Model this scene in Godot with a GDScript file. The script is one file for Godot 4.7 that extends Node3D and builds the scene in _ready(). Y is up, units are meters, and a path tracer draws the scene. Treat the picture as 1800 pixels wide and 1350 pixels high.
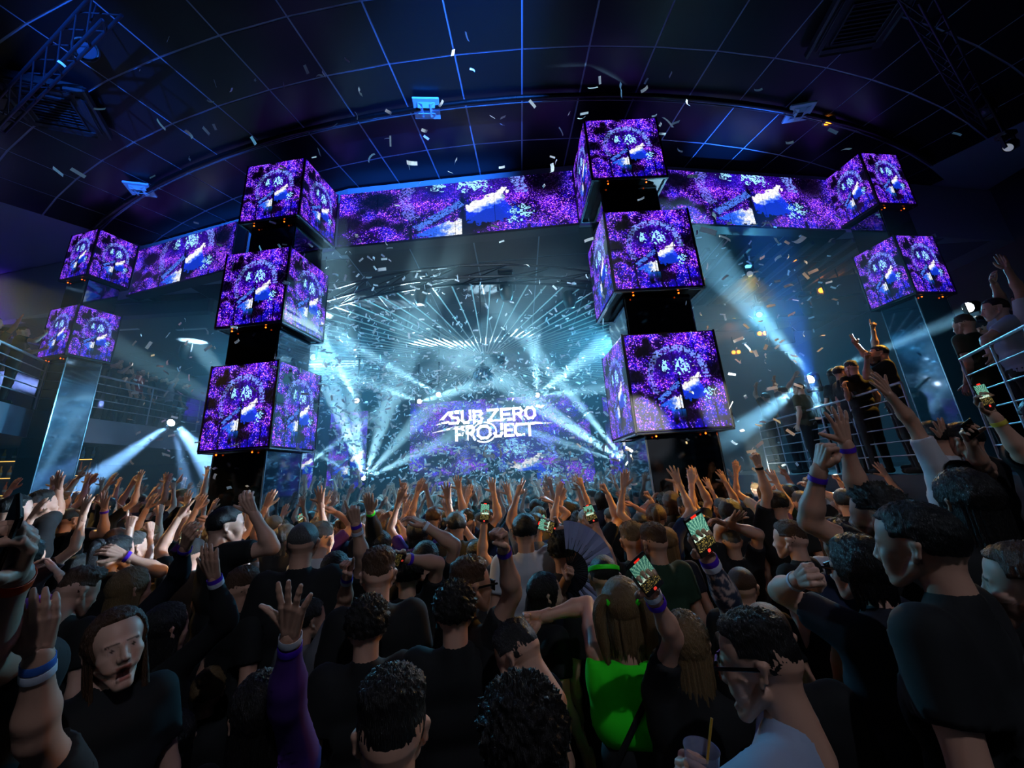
extends Node3D
# ---------------------------------------------------------------- the hall
const CEIL := 9.4
const LOWCEIL := 7.44
const ARC := Vector3(.5, 0, -28.5) # the ceiling's tile rows run in arcs round this point

var led: StandardMaterial3D
var led_strip: StandardMaterial3D
var t_start := 0

func lap(what: String) -> void:
	print("%s %d" % [what, Time.get_ticks_msec() - t_start])

func _ready() -> void:
	t_start = Time.get_ticks_msec()
	set_camera_and_air()
	led = led_material("led_picture", led_picture(144), 1.5)
	led_strip = led_material("led_wide_picture", led_picture(330), 1.5)
	legs()
	lap("pictures")
	hall()
	columns()
	stage()
	lamps()
	overhead()
	sides()
	haze()
	lap("hall")
	heroes()
	lap("heroes")
	crowd()
	lap("crowd")
	confetti()
	lap("confetti")

func set_camera_and_air() -> void:
	var c := Camera3D.new()
	c.name = "camera"
	c.projection = Camera3D.PROJECTION_FRUSTUM
	c.near = .05
	c.far = 120.0
	c.size = 2.0 * c.near * 675.0 / F
	c.frustum_offset = Vector2(0, -(675.0 - CY) / F * c.near)
	c.transform = Transform3D(Basis(RT, UP2, -FWD), EYE)
	c.current = true
	add_child(c)
	var w := WorldEnvironment.new()
	w.name = "air"
	var e := Environment.new()
	e.background_mode = Environment.BG_COLOR
	e.background_color = Color(0, 0, 0)
	e.tonemap_mode = Environment.TONE_MAPPER_LINEAR
	e.tonemap_exposure = 1.0
	e.sdfgi_enabled = true
	e.ssao_enabled = true
	e.ssil_enabled = true
	e.volumetric_fog_enabled = true
	e.volumetric_fog_density = 0.0
	e.volumetric_fog_albedo = Color(.80, .93, 1.0)
	e.volumetric_fog_anisotropy = .05
	w.environment = e
	add_child(w)

# smoke from the stage machines hangs under the low ceiling
func haze() -> void:
	for q in [[Vector3(-.6, 4.0, -13.9), Vector3(29.0, 6.7, 12.6), .033, "stage_haze"]]:
		var f := FogVolume.new()
		f.name = q[3]
		f.set_meta("kind", "stuff")
		tag(f, "pale smoke hanging over the stage and the side bays", "haze")
		f.size = q[1]
		f.position = q[0]
		var m := FogMaterial.new()
		m.density = q[2]
		m.albedo = Color(.80, .94, .99)
		f.material = m
		add_child(f)

func hall() -> void:
	var dark := mat("dark_wall", Color(.10, .11, .14), .6)
	var o: Node3D
	o = structure("floor")
	box(o, "floor_slab", Vector3(-1, -.15, -9), Vector3(34, .3, 28), mat("floor_black", Color(.06, .06, .07), .35), 0)
	o = structure("wall_left")
	box(o, "wall_panel", Vector3(-17.2, 4.7, -9), Vector3(.4, 9.6, 28), dark, 0)
	o = structure("wall_right")
	box(o, "wall_panel", Vector3(14.6, 4.7, -9), Vector3(.4, 9.6, 28), dark, 0)
	o = structure("wall_back")
	box(o, "wall_panel", Vector3(-1, 4.7, -22.6), Vector3(34, 9.6, .4), dark, 0)
	o = structure("wall_front")
	box(o, "wall_panel", Vector3(-1, 4.7, 4.6), Vector3(34, 9.6, .4), dark, 0)
	# the high ceiling: dark glossy panels over a pale backing that shows in the joints
	o = structure("ceiling")
	box(o, "ceiling_backing", Vector3(-1, CEIL + .15, -9), Vector3(34, .3, 28), mat("ceiling_backing", Color(.62, .68, .80), .5), 0)
	var tile := mat("ceiling_panel", Color(.085, .095, .125), .32)
	for row in 12:
		var r0 := 19.35 + row * 1.12
		var r1 := r0 + 1.12 - .035
		var step := 1.18 / 22.0
		var gap := .035 / r1
		var m := sector(r0, r1, step - gap, CEIL - .008, CEIL + .0)
		for k in range(-11, 12):
			var a := (k + .5) * step
			var p := ARC + Vector3(sin(a), 0, cos(a)) * (r0 + r1) * .5
			if p.z > 4.0 or absf(p.x) > 16.0 or (p.x > 12.0):
				continue
			var q := part(o, "ceiling_panel", m, tile)
			q.position = ARC
			q.rotation.y = a
	# the lower ceiling over the stage and the side bays
	o = structure("ceiling_low")
	var edge := [Vector3(-17.0, 0, -12.6), Vector3(-10.6, 0, -11.25), Vector3(-6.9, 0, -10.15), Vector3(-3.95, 0, -9.30), Vector3(1.66, 0, -8.95), Vector3(3.3, 0, -9.05), Vector3(8.35, 0, -9.98), Vector3(14.4, 0, -11.2)]
	for i in edge.size() - 1:
		part(o, "ceiling_backing", prism([edge[i], edge[i + 1], Vector3(edge[i + 1].x, 0, -22.4), Vector3(edge[i].x, 0, -22.4)], LOWCEIL + .2, CEIL - .05), mat("low_ceiling_backing", Color(.5, .55, .6), .6))
	var tm := box_mesh(Vector3(1.565, .012, 1.265), .002)
	var lt := mat("low_ceiling_panel", Color(.085, .10, .115), .5)
	for i in 20:
		for k in 6:
			var x := -16.0 + i * 1.6
			var front := -99.0
			for j in edge.size() - 1:
				if x > edge[j].x and x <= edge[j + 1].x:
					front = minf(lerpf(edge[j].z, edge[j + 1].z, clampf((x - .8 - edge[j].x) / (edge[j + 1].x - edge[j].x), 0, 1)), lerpf(edge[j].z, edge[j + 1].z, clampf((x + .8 - edge[j].x) / (edge[j + 1].x - edge[j].x), 0, 1)))
			if front < -50.0 or x > 13.5:
				continue
			var q := part(o, "ceiling_panel", tm, lt)
			q.position = Vector3(x, LOWCEIL + .195, front - .68 - k * 1.3)
	# curved dark rail on the ceiling with thin light-catching edge
	var rail := structure("trim_1")
	var dm := mat("rail_dark", Color(.03, .03, .04), .4)
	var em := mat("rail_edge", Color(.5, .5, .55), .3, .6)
	var n := 26
	for k in n:
		var a0 := -.62 + k * 1.14 / n
		var a1 := a0 + 1.14 / n
		var p0 := ARC + Vector3(sin(a0) * 21.75, CEIL - .13, cos(a0) * 21.75)
		var p1 := ARC + Vector3(sin(a1) * 21.75, CEIL - .13, cos(a1) * 21.75)
		rod(rail, "rail_segment", p0, p1, .055, dm)
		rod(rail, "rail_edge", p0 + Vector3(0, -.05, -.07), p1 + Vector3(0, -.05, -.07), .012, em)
	# raised floor by the bar and by the terrace
	o = structure("floor_raised_bar")
	box(o, "floor_slab", Vector3(-10.3, .22, -9), Vector3(11.0, .44, 12.0), mat("floor_black", Color(.06, .06, .07), .35), 0)

# an upright block over a floor plan of four corners
func prism(q: Array, y0: float, y1: float) -> ArrayMesh:
	var st := SurfaceTool.new()
	st.begin(Mesh.PRIMITIVE_TRIANGLES)
	st.set_smooth_group(-1)
	var t := []
	var u := []
	for p in q:
		t.append(Vector3(p.x, y1, p.z))
		u.append(Vector3(p.x, y0, p.z))
	var flip: bool = (q[1] - q[0]).cross(q[2] - q[0]).y > 0
	var faces := [t, [u[3], u[2], u[1], u[0]]]
	for k in 4:
		var n := (k + 1) % 4
		faces.append([t[k], u[k], u[n], t[n]])
	for f in faces:
		if flip:
			f.reverse()
		face(st, f)
	st.generate_normals()
	return st.commit()

func sector(r0: float, r1: float, ang: float, y0: float, y1: float) -> ArrayMesh:
	var v := PackedVector3Array()
	for y in [y0, y1]:
		for q in [[r0, -.5], [r1, -.5], [r1, .5], [r0, .5]]:
			v.append(Vector3(sin(ang * q[1]) * q[0], y, cos(ang * q[1]) * q[0]))
	var st := SurfaceTool.new()
	st.begin(Mesh.PRIMITIVE_TRIANGLES)
	st.set_smooth_group(-1)
	for q in [[0, 1, 2, 3], [7, 6, 5, 4], [0, 4, 5, 1], [1, 5, 6, 2], [2, 6, 7, 3], [3, 7, 4, 0]]:
		face(st, [v[q[3]], v[q[2]], v[q[1]], v[q[0]]])
	st.generate_normals()
	return st.commit()

var BALL: SphereMesh

func small_ball() -> SphereMesh:
	if BALL == null:
		BALL = SphereMesh.new()
		BALL.radial_segments = 8
		BALL.rings = 4
	return BALL

# ---------------------------------------------------------------- LED columns
# centre, width, height, turn of each cube, as measured
const CUBES := {
	"a": {"turn": -.252, "by": "over the mirrored pillar by the bar", "c": [[-10.88, 8.237, -10.263, .992, 1.326], [-10.931, 6.17, -10.327, .992, 1.286]]},
	"b": {"turn": -.128, "by": "on the column beside the beam-lit bar passage", "c": [[-4.776, 8.182, -8.347, 1.363, 1.436], [-4.724, 5.825, -8.091, 1.363, 1.546], [-4.796, 3.621, -8.278, 1.363, 1.534]]},
	"c": {"turn": .030, "by": "on the column next to the raised tattooed arm", "c": [[2.441, 8.181, -7.817, 1.5, 1.438], [2.423, 5.636, -7.298, 1.5, 1.502], [2.452, 3.403, -7.388, 1.5, 1.542]]},
	"d": {"turn": .162, "by": "over the mirrored pillar by the terrace", "c": [[8.853, 8.192, -9.147, 1.043, 1.415], [8.855, 5.957, -9.095, 1.043, 1.384]]},
}

func led_face(parent: Node3D, w: float, h: float, nx: int, ny: int, window: Rect2, t: Transform3D, m: Material) -> void:
	var scr := Node3D.new()
	scr.name = "screen"
	scr.transform = t
	parent.add_child(scr, true)
	for i in nx:
		for j in ny:
			var x0 := -w / 2 + w * i / nx + .004
			var x1 := -w / 2 + w * (i + 1) / nx - .004
			var y0 := -h / 2 + h * j / ny + .004
			var y1 := -h / 2 + h * (j + 1) / ny - .004
			var uv := Rect2(window.position.x + window.size.x * i / nx, window.position.y + window.size.y * (ny - 1 - j) / ny, window.size.x / nx, window.size.y / ny)
			part(scr, "led_panel", plate(Vector3(x0, y0, 0), Vector3(x1, y0, 0), Vector3(x1, y1, 0), Vector3(x0, y1, 0), uv), m)

func columns() -> void:
	var black := mat("cube_frame", Color(.03, .03, .035), .45)
	var mirror := mat("mirror_panel", Color(.42, .47, .54), .05, 1.0)
	var gloss := mat("black_glass", Color(.02, .022, .03), .08)
	var steel := mat("chrome_trim", Color(.75, .78, .82), .18, 1.0)
	var order := ["topmost", "middle", "lowest"]
	for key in CUBES:
		var col: Dictionary = CUBES[key]
		var k := 0
		for c in col.c:
			var pos := Vector3(c[0], c[1], c[2])
			var w: float = c[3]
			var h: float = c[4]
			var lvl: String = order[k] if col.c.size() == 3 else ["topmost", "lowest"][k]
			var o := thing("led_cube", "%s purple LED cube %s" % [lvl, col.by], "screen cube", pos, "LED cubes on the columns")
			o.rotation.y = col.turn
			box(o, "cube_frame", Vector3.ZERO, Vector3(w - .03, h - .01, w - .03), black, .01)
			for f in 4:
				led_face(o, w - .075, h - .05, 2, 2, Rect2(.11, .16, .80, .80), Transform3D(Basis(Vector3.UP, f * PI / 2), Basis(Vector3.UP, f * PI / 2) * Vector3(0, 0, w / 2)), led)
			for s in [-1, 1]:
				for t in [-1, 1]:
					box(o, "corner_post", Vector3(s * (w / 2 - .012), 0, t * (w / 2 - .012)), Vector3(.03, h, .03), black, .004)
			# rim under the cube and its two pilot lamps
			for f in 4:
				var b := Basis(Vector3.UP, f * PI / 2)
				var q := box(o, "bottom_rim", b * Vector3(0, -h / 2 - .015, w / 2 - .03), Vector3(w, .03, .05), steel if key == "c" or key == "b" else black, .006)
				q.rotation.y = f * PI / 2
			for s in [-.28, .22]:
				var l := part(o, "pilot_lamp", small_ball(), glow_mat("pilot_orange", Color(1, .35, .06), 6.0))
				l.scale = Vector3.ONE * .028
				l.position = Vector3(s * w, -h / 2 - .055, w / 2 - .09)
			k += 1
		# the narrower core that carries the cubes, mirrored on its sides
		var bottom: Array = col.c[col.c.size() - 1]
		var top: Array = col.c[0]
		var cw: float = bottom[3] * .74
		var core := thing("mirrored_pillar", "mirror-clad pillar carrying the LED cubes %s" % col.by.replace("over the mirrored pillar ", "").replace("on the column ", ""), "pillar", Vector3(bottom[0], 0, bottom[2]), "mirror-clad pillars")
		core.rotation.y = col.turn
		var spans := []
		var y0 := 0.0
		for i in range(col.c.size() - 1, -1, -1):
			spans.append([y0, col.c[i][1] - col.c[i][4] / 2 - .03, col.c[i]])
			y0 = col.c[i][1] + col.c[i][4] / 2
		for s in spans:
			var off := core.transform.affine_inverse() * Vector3(s[2][0], 0, s[2][2])
			var hh: float = s[1] - s[0]
			var mid: float = (s[1] + s[0]) / 2
			box(core, "core", Vector3(off.x, mid, off.z), Vector3(cw - .02, hh, cw - .02), black, 0)
			for f in 4:
				var b := Basis(Vector3.UP, f * PI / 2)
				var m: Material = mirror
				if f == 0 and s[0] > .1:
					m = gloss
				if f == 0 and (key == "b" or key == "c"):
					m = gloss
				var q := box(core, "mirror_panel", Vector3(off.x, mid, off.z) + b * Vector3(0, 0, cw / 2), Vector3(cw - .03, hh - .02, .02), m, .004)
				q.rotation.y = f * PI / 2
			if s[0] < .1:
				for sx in [-1, 1]:
					for sz in [-1, 1]:
						box(core, "edge_trim", Vector3(off.x + sx * cw / 2, mid, off.z + sz * cw / 2), Vector3(.028, hh, .028), steel, .004)
	# the three LED friezes between the columns
	strip("between the mirrored pillar by the bar and the next column", Vector3(-10.47, 0, -10.83), Vector3(-6.97, 0, -9.72), 7.5, 8.9, Rect2(.0, .40, 1.0, .40), 4)
	strip("above the stage opening, the longest of the three", Vector3(-3.97, 0, -8.92), Vector3(1.66, 0, -8.55), 7.44, 8.9, Rect2(0, .45, 1, .34), 6)
	strip("between the column next to the tattooed arm and the terrace pillar", Vector3(3.3, 0, -8.62), Vector3(8.31, 0, -9.55), 7.40, 8.9, Rect2(0, .45, 1, .36), 5)

func strip(where: String, a: Vector3, b: Vector3, y0: float, y1: float, win: Rect2, n: int) -> void:
	var mid := (a + b) / 2
	mid.y = (y0 + y1) / 2
	var len_ := (b - a).length()
	var o := thing("led_frieze", "long purple LED frieze " + where, "screen", mid, "LED friezes between the columns")
	o.rotation.y = atan2(-(b - a).z, (b - a).x)
	var black := mat("cube_frame", Color(.03, .03, .035), .45)
	box(o, "frieze_box", Vector3(0, 0, -.16), Vector3(len_, y1 - y0, .28), black, .01)
	box(o, "bottom_rim", Vector3(0, -(y1 - y0) / 2 - .03, -.12), Vector3(len_, .06, .34), mat("frieze_rim", Color(.10, .11, .13), .4), .01)
	led_face(o, len_ - .03, y1 - y0 - .02, n, 1, win, Transform3D(Basis(), Vector3(0, 0, .0)), led_strip)

# ---------------------------------------------------------------- stage
func stage() -> void:
	var black := mat("stage_black", Color(.05, .05, .055), .5)
	var o := structure("floor_stage")
	box(o, "stage_deck", Vector3(-1.2, .65, -18.2), Vector3(16, 1.3, 6.4), black, .02)
	# big screen
	o = thing("stage_screen", "large stage LED screen showing white lettering over a purple picture", "screen", Vector3(-.74, 3.55, -18.0))
	box(o, "screen_frame", Vector3(0, 0, -.14), Vector3(7.36, 3.6, .2), black, .02)
	var sm := led_material("stage_picture", (led_strip.emission_texture), 1.3)
	led_face(o, 7.3, 3.5, 6, 3, Rect2(0, .02, 1, .75), Transform3D(Basis(), Vector3(0, 0, 0)), sm)
	for s in [-3.2, -1.1, 1.1, 3.2]:
		rod(o, "stand_post", Vector3(s, -1.7, -.2), Vector3(s, -2.25, -.2), .04, black)
	lettering(o)
	# smaller screens either side
	for q in [[-6.75, 3.55, 1.5, 3.0, "beside the fan of beams"], [-8.7, 3.35, 1.3, 2.6, "far beside the bar passage"], [3.95, 3.5, 1.0, 3.0, "behind the tattooed-arm column"]]:
		var s := thing("side_screen", "narrow upright purple LED screen on the stage wall " + q[4], "screen", Vector3(q[0], q[1], -17.6), "narrow stage screens")
		box(s, "screen_frame", Vector3(0, 0, -.12), Vector3(q[2] + .06, q[3] + .06, .18), black, .01)
		for w in [-.3, .3]:
			rod(s, "stand_post", Vector3(w * q[2], -q[3] / 2, -.12), Vector3(w * q[2], 1.3 - q[1], -.12), .03, black)
		led_face(s, q[2], q[3], 1, 3, Rect2(.25, 0, .5, 1), Transform3D(Basis(), Vector3.ZERO), sm)
	# booth
	o = thing("dj_booth", "dark stage booth standing before the large lettered screen", "booth", Vector3(-.95, 1.3, -16.2))
	box(o, "front_panel", Vector3(0, .5, .36), Vector3(3.0, 1.0, .06), black, .02)
	for s in [-1, 1]:
		box(o, "side_panel", Vector3(s * 1.47, .5, 0), Vector3(.06, 1.0, .66), black, .01)
	box(o, "worktop", Vector3(0, 1.02, 0), Vector3(3.1, .05, .8), mat("booth_top", Color(.12, .12, .13), .4), .01)
	for s in [-.62, 0.0, .62]:
		var d := thing("media_player", "flat dark mixing deck lying on the stage booth worktop", "music deck", Vector3(-.95 + s, 2.345, -16.15), "decks on the booth")
		box(d, "deck_body", Vector3(0, .05, 0), Vector3(.42, .10, .45), mat("deck_body", Color(.07, .07, .08), .4), .01)
		var w := part(d, "jog_wheel", lathe([[0, .0], [.13, .0], [.13, .02], [.11, .03], [0, .03]], 20), mat("jog", Color(.3, .3, .32), .3, .6))
		w.position = Vector3(0, .10, .03)
		box(d, "deck_display", Vector3(0, .108, -.15), Vector3(.2, .012, .09), glow_mat("deck_display", Color(.3, .6, 1), 1.5), .002)
	# round canopy of wires with its ring truss and the mirror ball
	var c := Vector3(-1.05, 6.2, -15.25)
	var ring := thing("ring_truss", "large circular lattice truss hung under the stage ceiling", "truss", c)
	var alu := mat("truss_alu", Color(.22, .23, .25), .4, .7)
	var rr := 6.55
	var seg := 40
	for k in seg:
		var a0 := TAU * k / seg
		var a1 := TAU * (k + 1) / seg
		var d0 := Vector3(sin(a0), 0, cos(a0))
		var d1 := Vector3(sin(a1), 0, cos(a1))
		if (c + d0 * rr).z < -22.0:
			continue
		for q in [[rr, .0], [rr + .34, .0], [rr + .17, .36]]:
			rod(ring, "chord", d0 * q[0] + Vector3.UP * q[1], d1 * q[0] + Vector3.UP * q[1], .028, alu)
		rod(ring, "brace", d0 * rr, d1 * (rr + .17) + Vector3.UP * .36, .014, alu)
		rod(ring, "brace", d0 * (rr + .34), d1 * (rr + .17) + Vector3.UP * .36, .014, alu)
		rod(ring, "brace", d0 * rr, d1 * (rr + .34), .014, alu)
	for k in 6:
		var a0 := TAU * (k + .5) / 6
		var d0 := Vector3(sin(a0), 0, cos(a0)) * (rr + .17)
		if (c + d0).z > -21.5:
			rod(ring, "hanger", d0 + Vector3.UP * .36, d0 + Vector3.UP * 1.3, .012, alu)
	var canopy := thing("wire_canopy", "round canopy of pale wires radiating to the ring truss above the stage", "canopy", c)
	var wire := mat("pale_wire", Color(.80, .84, .80), .35, .2)
	for k in 96:
		var a0 := TAU * (k + .5) / 96
		var d0 := Vector3(sin(a0), 0, cos(a0))
		var far := rr
		if (c + d0 * far).z < -22.2:
			far = absf((22.2 + c.z) / d0.z)
		rod(canopy, "wire", d0 * .75 + Vector3.UP * .02, d0 * far, .016, wire)
	var hub := part(canopy, "hub_ring", lathe([[.72, -.06], [.8, -.06], [.8, .06], [.72, .06], [.72, -.06]], 32), alu)
	hub.position = Vector3.ZERO
	for k in 4:
		var a0 := TAU * k / 4
		rod(canopy, "hanger", Vector3(sin(a0) * .76, .05, cos(a0) * .76), Vector3(sin(a0) * .76, 1.2, cos(a0) * .76), .012, alu)
	o = thing("mirror_ball", "round mirror ball hanging before the round wire canopy", "mirror ball", at(849, 661, 11.4))
	var sp := SphereMesh.new()
	sp.radius = .28
	sp.height = .56
	sp.radial_segments = 28
	sp.rings = 14
	var st := SurfaceTool.new()
	st.create_from(sp, 0)
	st.deindex()
	var flat := st.commit_to_arrays()
	var vv: PackedVector3Array = flat[Mesh.ARRAY_VERTEX]
	var nn := PackedVector3Array()
	for i in range(0, vv.size(), 3):
		var nrm := ((vv[i] + vv[i + 1] + vv[i + 2]) / 3.0 + Vector3(hash2(i, 1) - .5, hash2(i, 2) - .5, hash2(i, 3) - .5) * .14).normalized()
		for j in 3:
			nn.append(nrm)
	flat[Mesh.ARRAY_NORMAL] = nn
	flat[Mesh.ARRAY_TANGENT] = null
	var am := ArrayMesh.new()
	var plain := []
	plain.resize(Mesh.ARRAY_MAX)
	plain[Mesh.ARRAY_VERTEX] = vv
	plain[Mesh.ARRAY_NORMAL] = nn
	am.add_surface_from_arrays(Mesh.PRIMITIVE_TRIANGLES, plain)
	part(o, "mirror_facets", am, mat("ball_mirror", Color(.62, .66, .70), .08, 1.0))
	rod(o, "suspension_rod", Vector3(0, .27, 0), Vector3(0, LOWCEIL + .19 - o.position.y, 0), .012, alu)
	part(o, "motor_cap", lathe([[0, .275], [.07, .275], [.07, .33], [0, .33]], 16), alu)

# the white words on the big screen: heavy strokes, one part for each letter
const STROKES := {
	"S": [[[1, .92], [.25, .92], [.06, .72], [.25, .54], [.78, .48], [.94, .28], [.78, .08], [0, .08]]],
	"U": [[[.1, 1], [.1, .25], [.3, .08], [.7, .08], [.9, .25], [.9, 1]]],
	"B": [[[.12, 0], [.12, 1]], [[.12, .92], [.75, .92], [.88, .74], [.72, .54], [.12, .54]], [[.72, .54], [.92, .32], [.78, .08], [.12, .08]]],
	"Z": [[[0, .92], [.92, .92], [.06, .08], [1, .08]]],
	"E": [[[1, .92], [.12, .92], [.12, .08], [1, .08]], [[.12, .5], [.85, .5]]],
	"R": [[[.12, 0], [.12, .92], [.75, .92], [.9, .72], [.72, .48], [.12, .48]], [[.5, .48], [.98, 0]]],
	"O": [[[.3, .08], [.08, .3], [.08, .7], [.3, .92], [.7, .92], [.92, .7], [.92, .3], [.7, .08], [.3, .08]]],
	"P": [[[.12, 0], [.12, .92], [.75, .92], [.9, .70], [.72, .42], [.12, .42]]],
	"J": [[[.88, 1], [.88, .28], [.7, .08], [.25, .08], [.05, .3]]],
	"C": [[[1, .92], [.3, .92], [.08, .7], [.08, .3], [.3, .08], [1, .08]]],
	"T": [[[0, .92], [1, .92]], [[.5, .92], [.5, 0]]],
}

func lettering(o: Node3D) -> void:
	var white := glow_mat("letter_light", Color(1, 1, 1), 2.2)
	# word, left edge, base, letter width, letter height, gap
	for q in [["SUB", -2.02, .80, .40, .50, .075], ["ZERO", -.46, .82, .43, .50, .075], ["PR", -1.80, .16, .36, .50, .07], ["O", -.93, .13, .58, .56, 0.0], ["JECT", -.24, .18, .36, .50, .06]]:
		var x: float = q[1]
		for ch in q[0]:
			var st := SurfaceTool.new()
			st.begin(Mesh.PRIMITIVE_TRIANGLES)
			st.set_smooth_group(-1)
			for line in STROKES[ch]:
				for k in line.size() - 1:
					var a := Vector2(x + line[k][0] * q[3], q[2] + line[k][1] * q[4])
					var b := Vector2(x + line[k + 1][0] * q[3], q[2] + line[k + 1][1] * q[4])
					stroke(st, a, b, .052)
			st.generate_normals()
			part(o, "letter", st.commit(), white)
			x += q[3] + q[5]
	# swashes: beside the S, under the first word, beside the T, and the ring round the O
	for q in [[[-2.60, .80], [-2.05, .86], [-2.05, .94], [-2.35, .90]], [[-2.45, .98], [-2.10, 1.32], [-1.60, 1.36], [-1.60, 1.30], [-2.05, 1.25], [-2.28, .99]], [[-2.75, .50], [-1.86, .70], [-1.0, .73], [-1.0, .68], [-1.86, .60]], [[1.42, .70], [2.15, .60], [1.42, .61]], [[1.50, 1.30], [1.72, 1.22], [1.90, 1.34], [1.55, 1.38]]]:
		slab_shape(o, "swash", q, white)
	var ringpts := []
	var n := 28
	for k in n + 1:
		var a := -2.2 + k * 5.6 / n
		ringpts.append([-.64 + cos(a) * .52, .41 + sin(a) * .42])
	for k in range(n, -1, -1):
		var a := -2.2 + k * 5.6 / n
		ringpts.append([-.64 + cos(a) * .46, .41 + sin(a) * .36])
	slab_shape(o, "swash", ringpts, white)

func stroke(st: SurfaceTool, a: Vector2, b: Vector2, w: float) -> void:
	var d := (b - a).normalized()
	var s := Vector2(-d.y, d.x) * w
	var p := [a - d * w * .9 - s, b + d * w * .9 - s, b + d * w * .9 + s, a - d * w * .9 + s]
	var f := []
	var r := []
	for q in p:
		f.append(Vector3(q.x, q.y, .045))
		r.append(Vector3(q.x, q.y, .015))
	face(st, [f[3], f[2], f[1], f[0]])
	for k in 4:
		var n := (k + 1) % 4
		face(st, [f[k], f[n], r[n], r[k]])

func slab_shape(o: Node3D, called: String, pts: Array, m: Material) -> void:
	var p2 := PackedVector2Array()
	for p in pts:
		p2.append(Vector2(p[0], p[1]))
	var tri := Geometry2D.triangulate_polygon(p2)
	var st := SurfaceTool.new()
	st.begin(Mesh.PRIMITIVE_TRIANGLES)
	for i in range(0, tri.size(), 3):
		var a := p2[tri[i]]
		var b := p2[tri[i + 1]]
		var c := p2[tri[i + 2]]
		if (b - a).cross(c - a) > 0:
			var s := b
			b = c
			c = s
		for q in [a, b, c]:
			st.set_normal(Vector3.BACK)
			st.add_vertex(Vector3(q.x, q.y, .04))
	for i in p2.size():
		var a := p2[i]
		var b := p2[(i + 1) % p2.size()]
		var nn := Vector3((b - a).y, -(b - a).x, 0).normalized()
		for q in [[a, .04], [b, .04], [b, .015], [a, .04], [b, .015], [a, .015]]:
			st.set_normal(nn)
			st.add_vertex(Vector3(q[0].x, q[0].y, q[1]))
	part(o, called, st.commit(), m)

# ---------------------------------------------------------------- lamps
const BEAM := 24.0
var SPOTS := 0

# a moving-head lamp with one or more beams; aims are points it shines at: [point, energy, half angle]
func moving_head(label: String, pos: Vector3, aims: Array, col := Color(.86, .95, 1.0), size_ := 1.0, group := "moving-head lamps", up := 1.0, glow := 30.0, support := 0.0) -> Node3D:
	var o := thing("moving_head_lamp", label, "stage lamp", pos, group)
	var dark := mat("lamp_body", Color(.05, .05, .055), .4)
	var first: Vector3 = (aims[0][0] - pos).normalized()
	box(o, "base", Vector3(0, -up * .30 * size_, 0), Vector3(.30, .12, .30) * size_, dark, .02)
	rod(o, "stand" if up > 0 else "hanger", Vector3(0, -up * .36 * size_, 0), Vector3(0, support - pos.y, 0), .03, dark)
	for s in [-1, 1]:
		box(o, "yoke_arm", Vector3(s * .15 * size_, -up * .10 * size_, 0), Vector3(.035, .34, .09) * size_, dark, .01)
	var head := part(o, "lamp_head", lathe([[0, -.17], [.09, -.17], [.12, -.10], [.125, .10], [.115, .125], [.10, .125], [.10, .11]], 20), dark)
	var y := first
	var x := y.cross(Vector3.UP if absf(y.y) < .95 else Vector3.RIGHT).normalized()
	head.transform = Transform3D(Basis(x, y, x.cross(y)) * size_, Vector3.ZERO)
	var lens := part(head, "lens", lathe([[0, .125], [.1, .112]], 12), glow_mat("lamp_lens%d" % int(glow * 10.0), Color(.95, .98, 1), glow))
	lens.position = Vector3.ZERO
	for a in aims:
		var l := SpotLight3D.new()
		l.name = "beam_%d" % SPOTS
		SPOTS += 1
		var d: Vector3 = (a[0] - pos).normalized()
		o.add_child(l)
		l.position = d * .16 * size_
		var up2 := Vector3.UP if absf(d.y) < .95 else Vector3.RIGHT
		l.look_at_from_position(l.position, l.position + d, up2)
		l.transform = Transform3D(Basis.looking_at(d, up2), d * .16 * size_)
		l.light_energy = a[1] * (BEAM if a[2] < 12.0 else 1.0) # narrow beams are far brighter than washes
		l.spot_angle = a[2]
		l.spot_angle_attenuation = a[4] if a.size() > 4 else .35
		l.spot_range = 40.0
		l.spot_attenuation = 2.0
		l.light_color = a[3] if a.size() > 3 else col
		l.light_size = .06
		l.shadow_enabled = true
	return o

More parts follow.
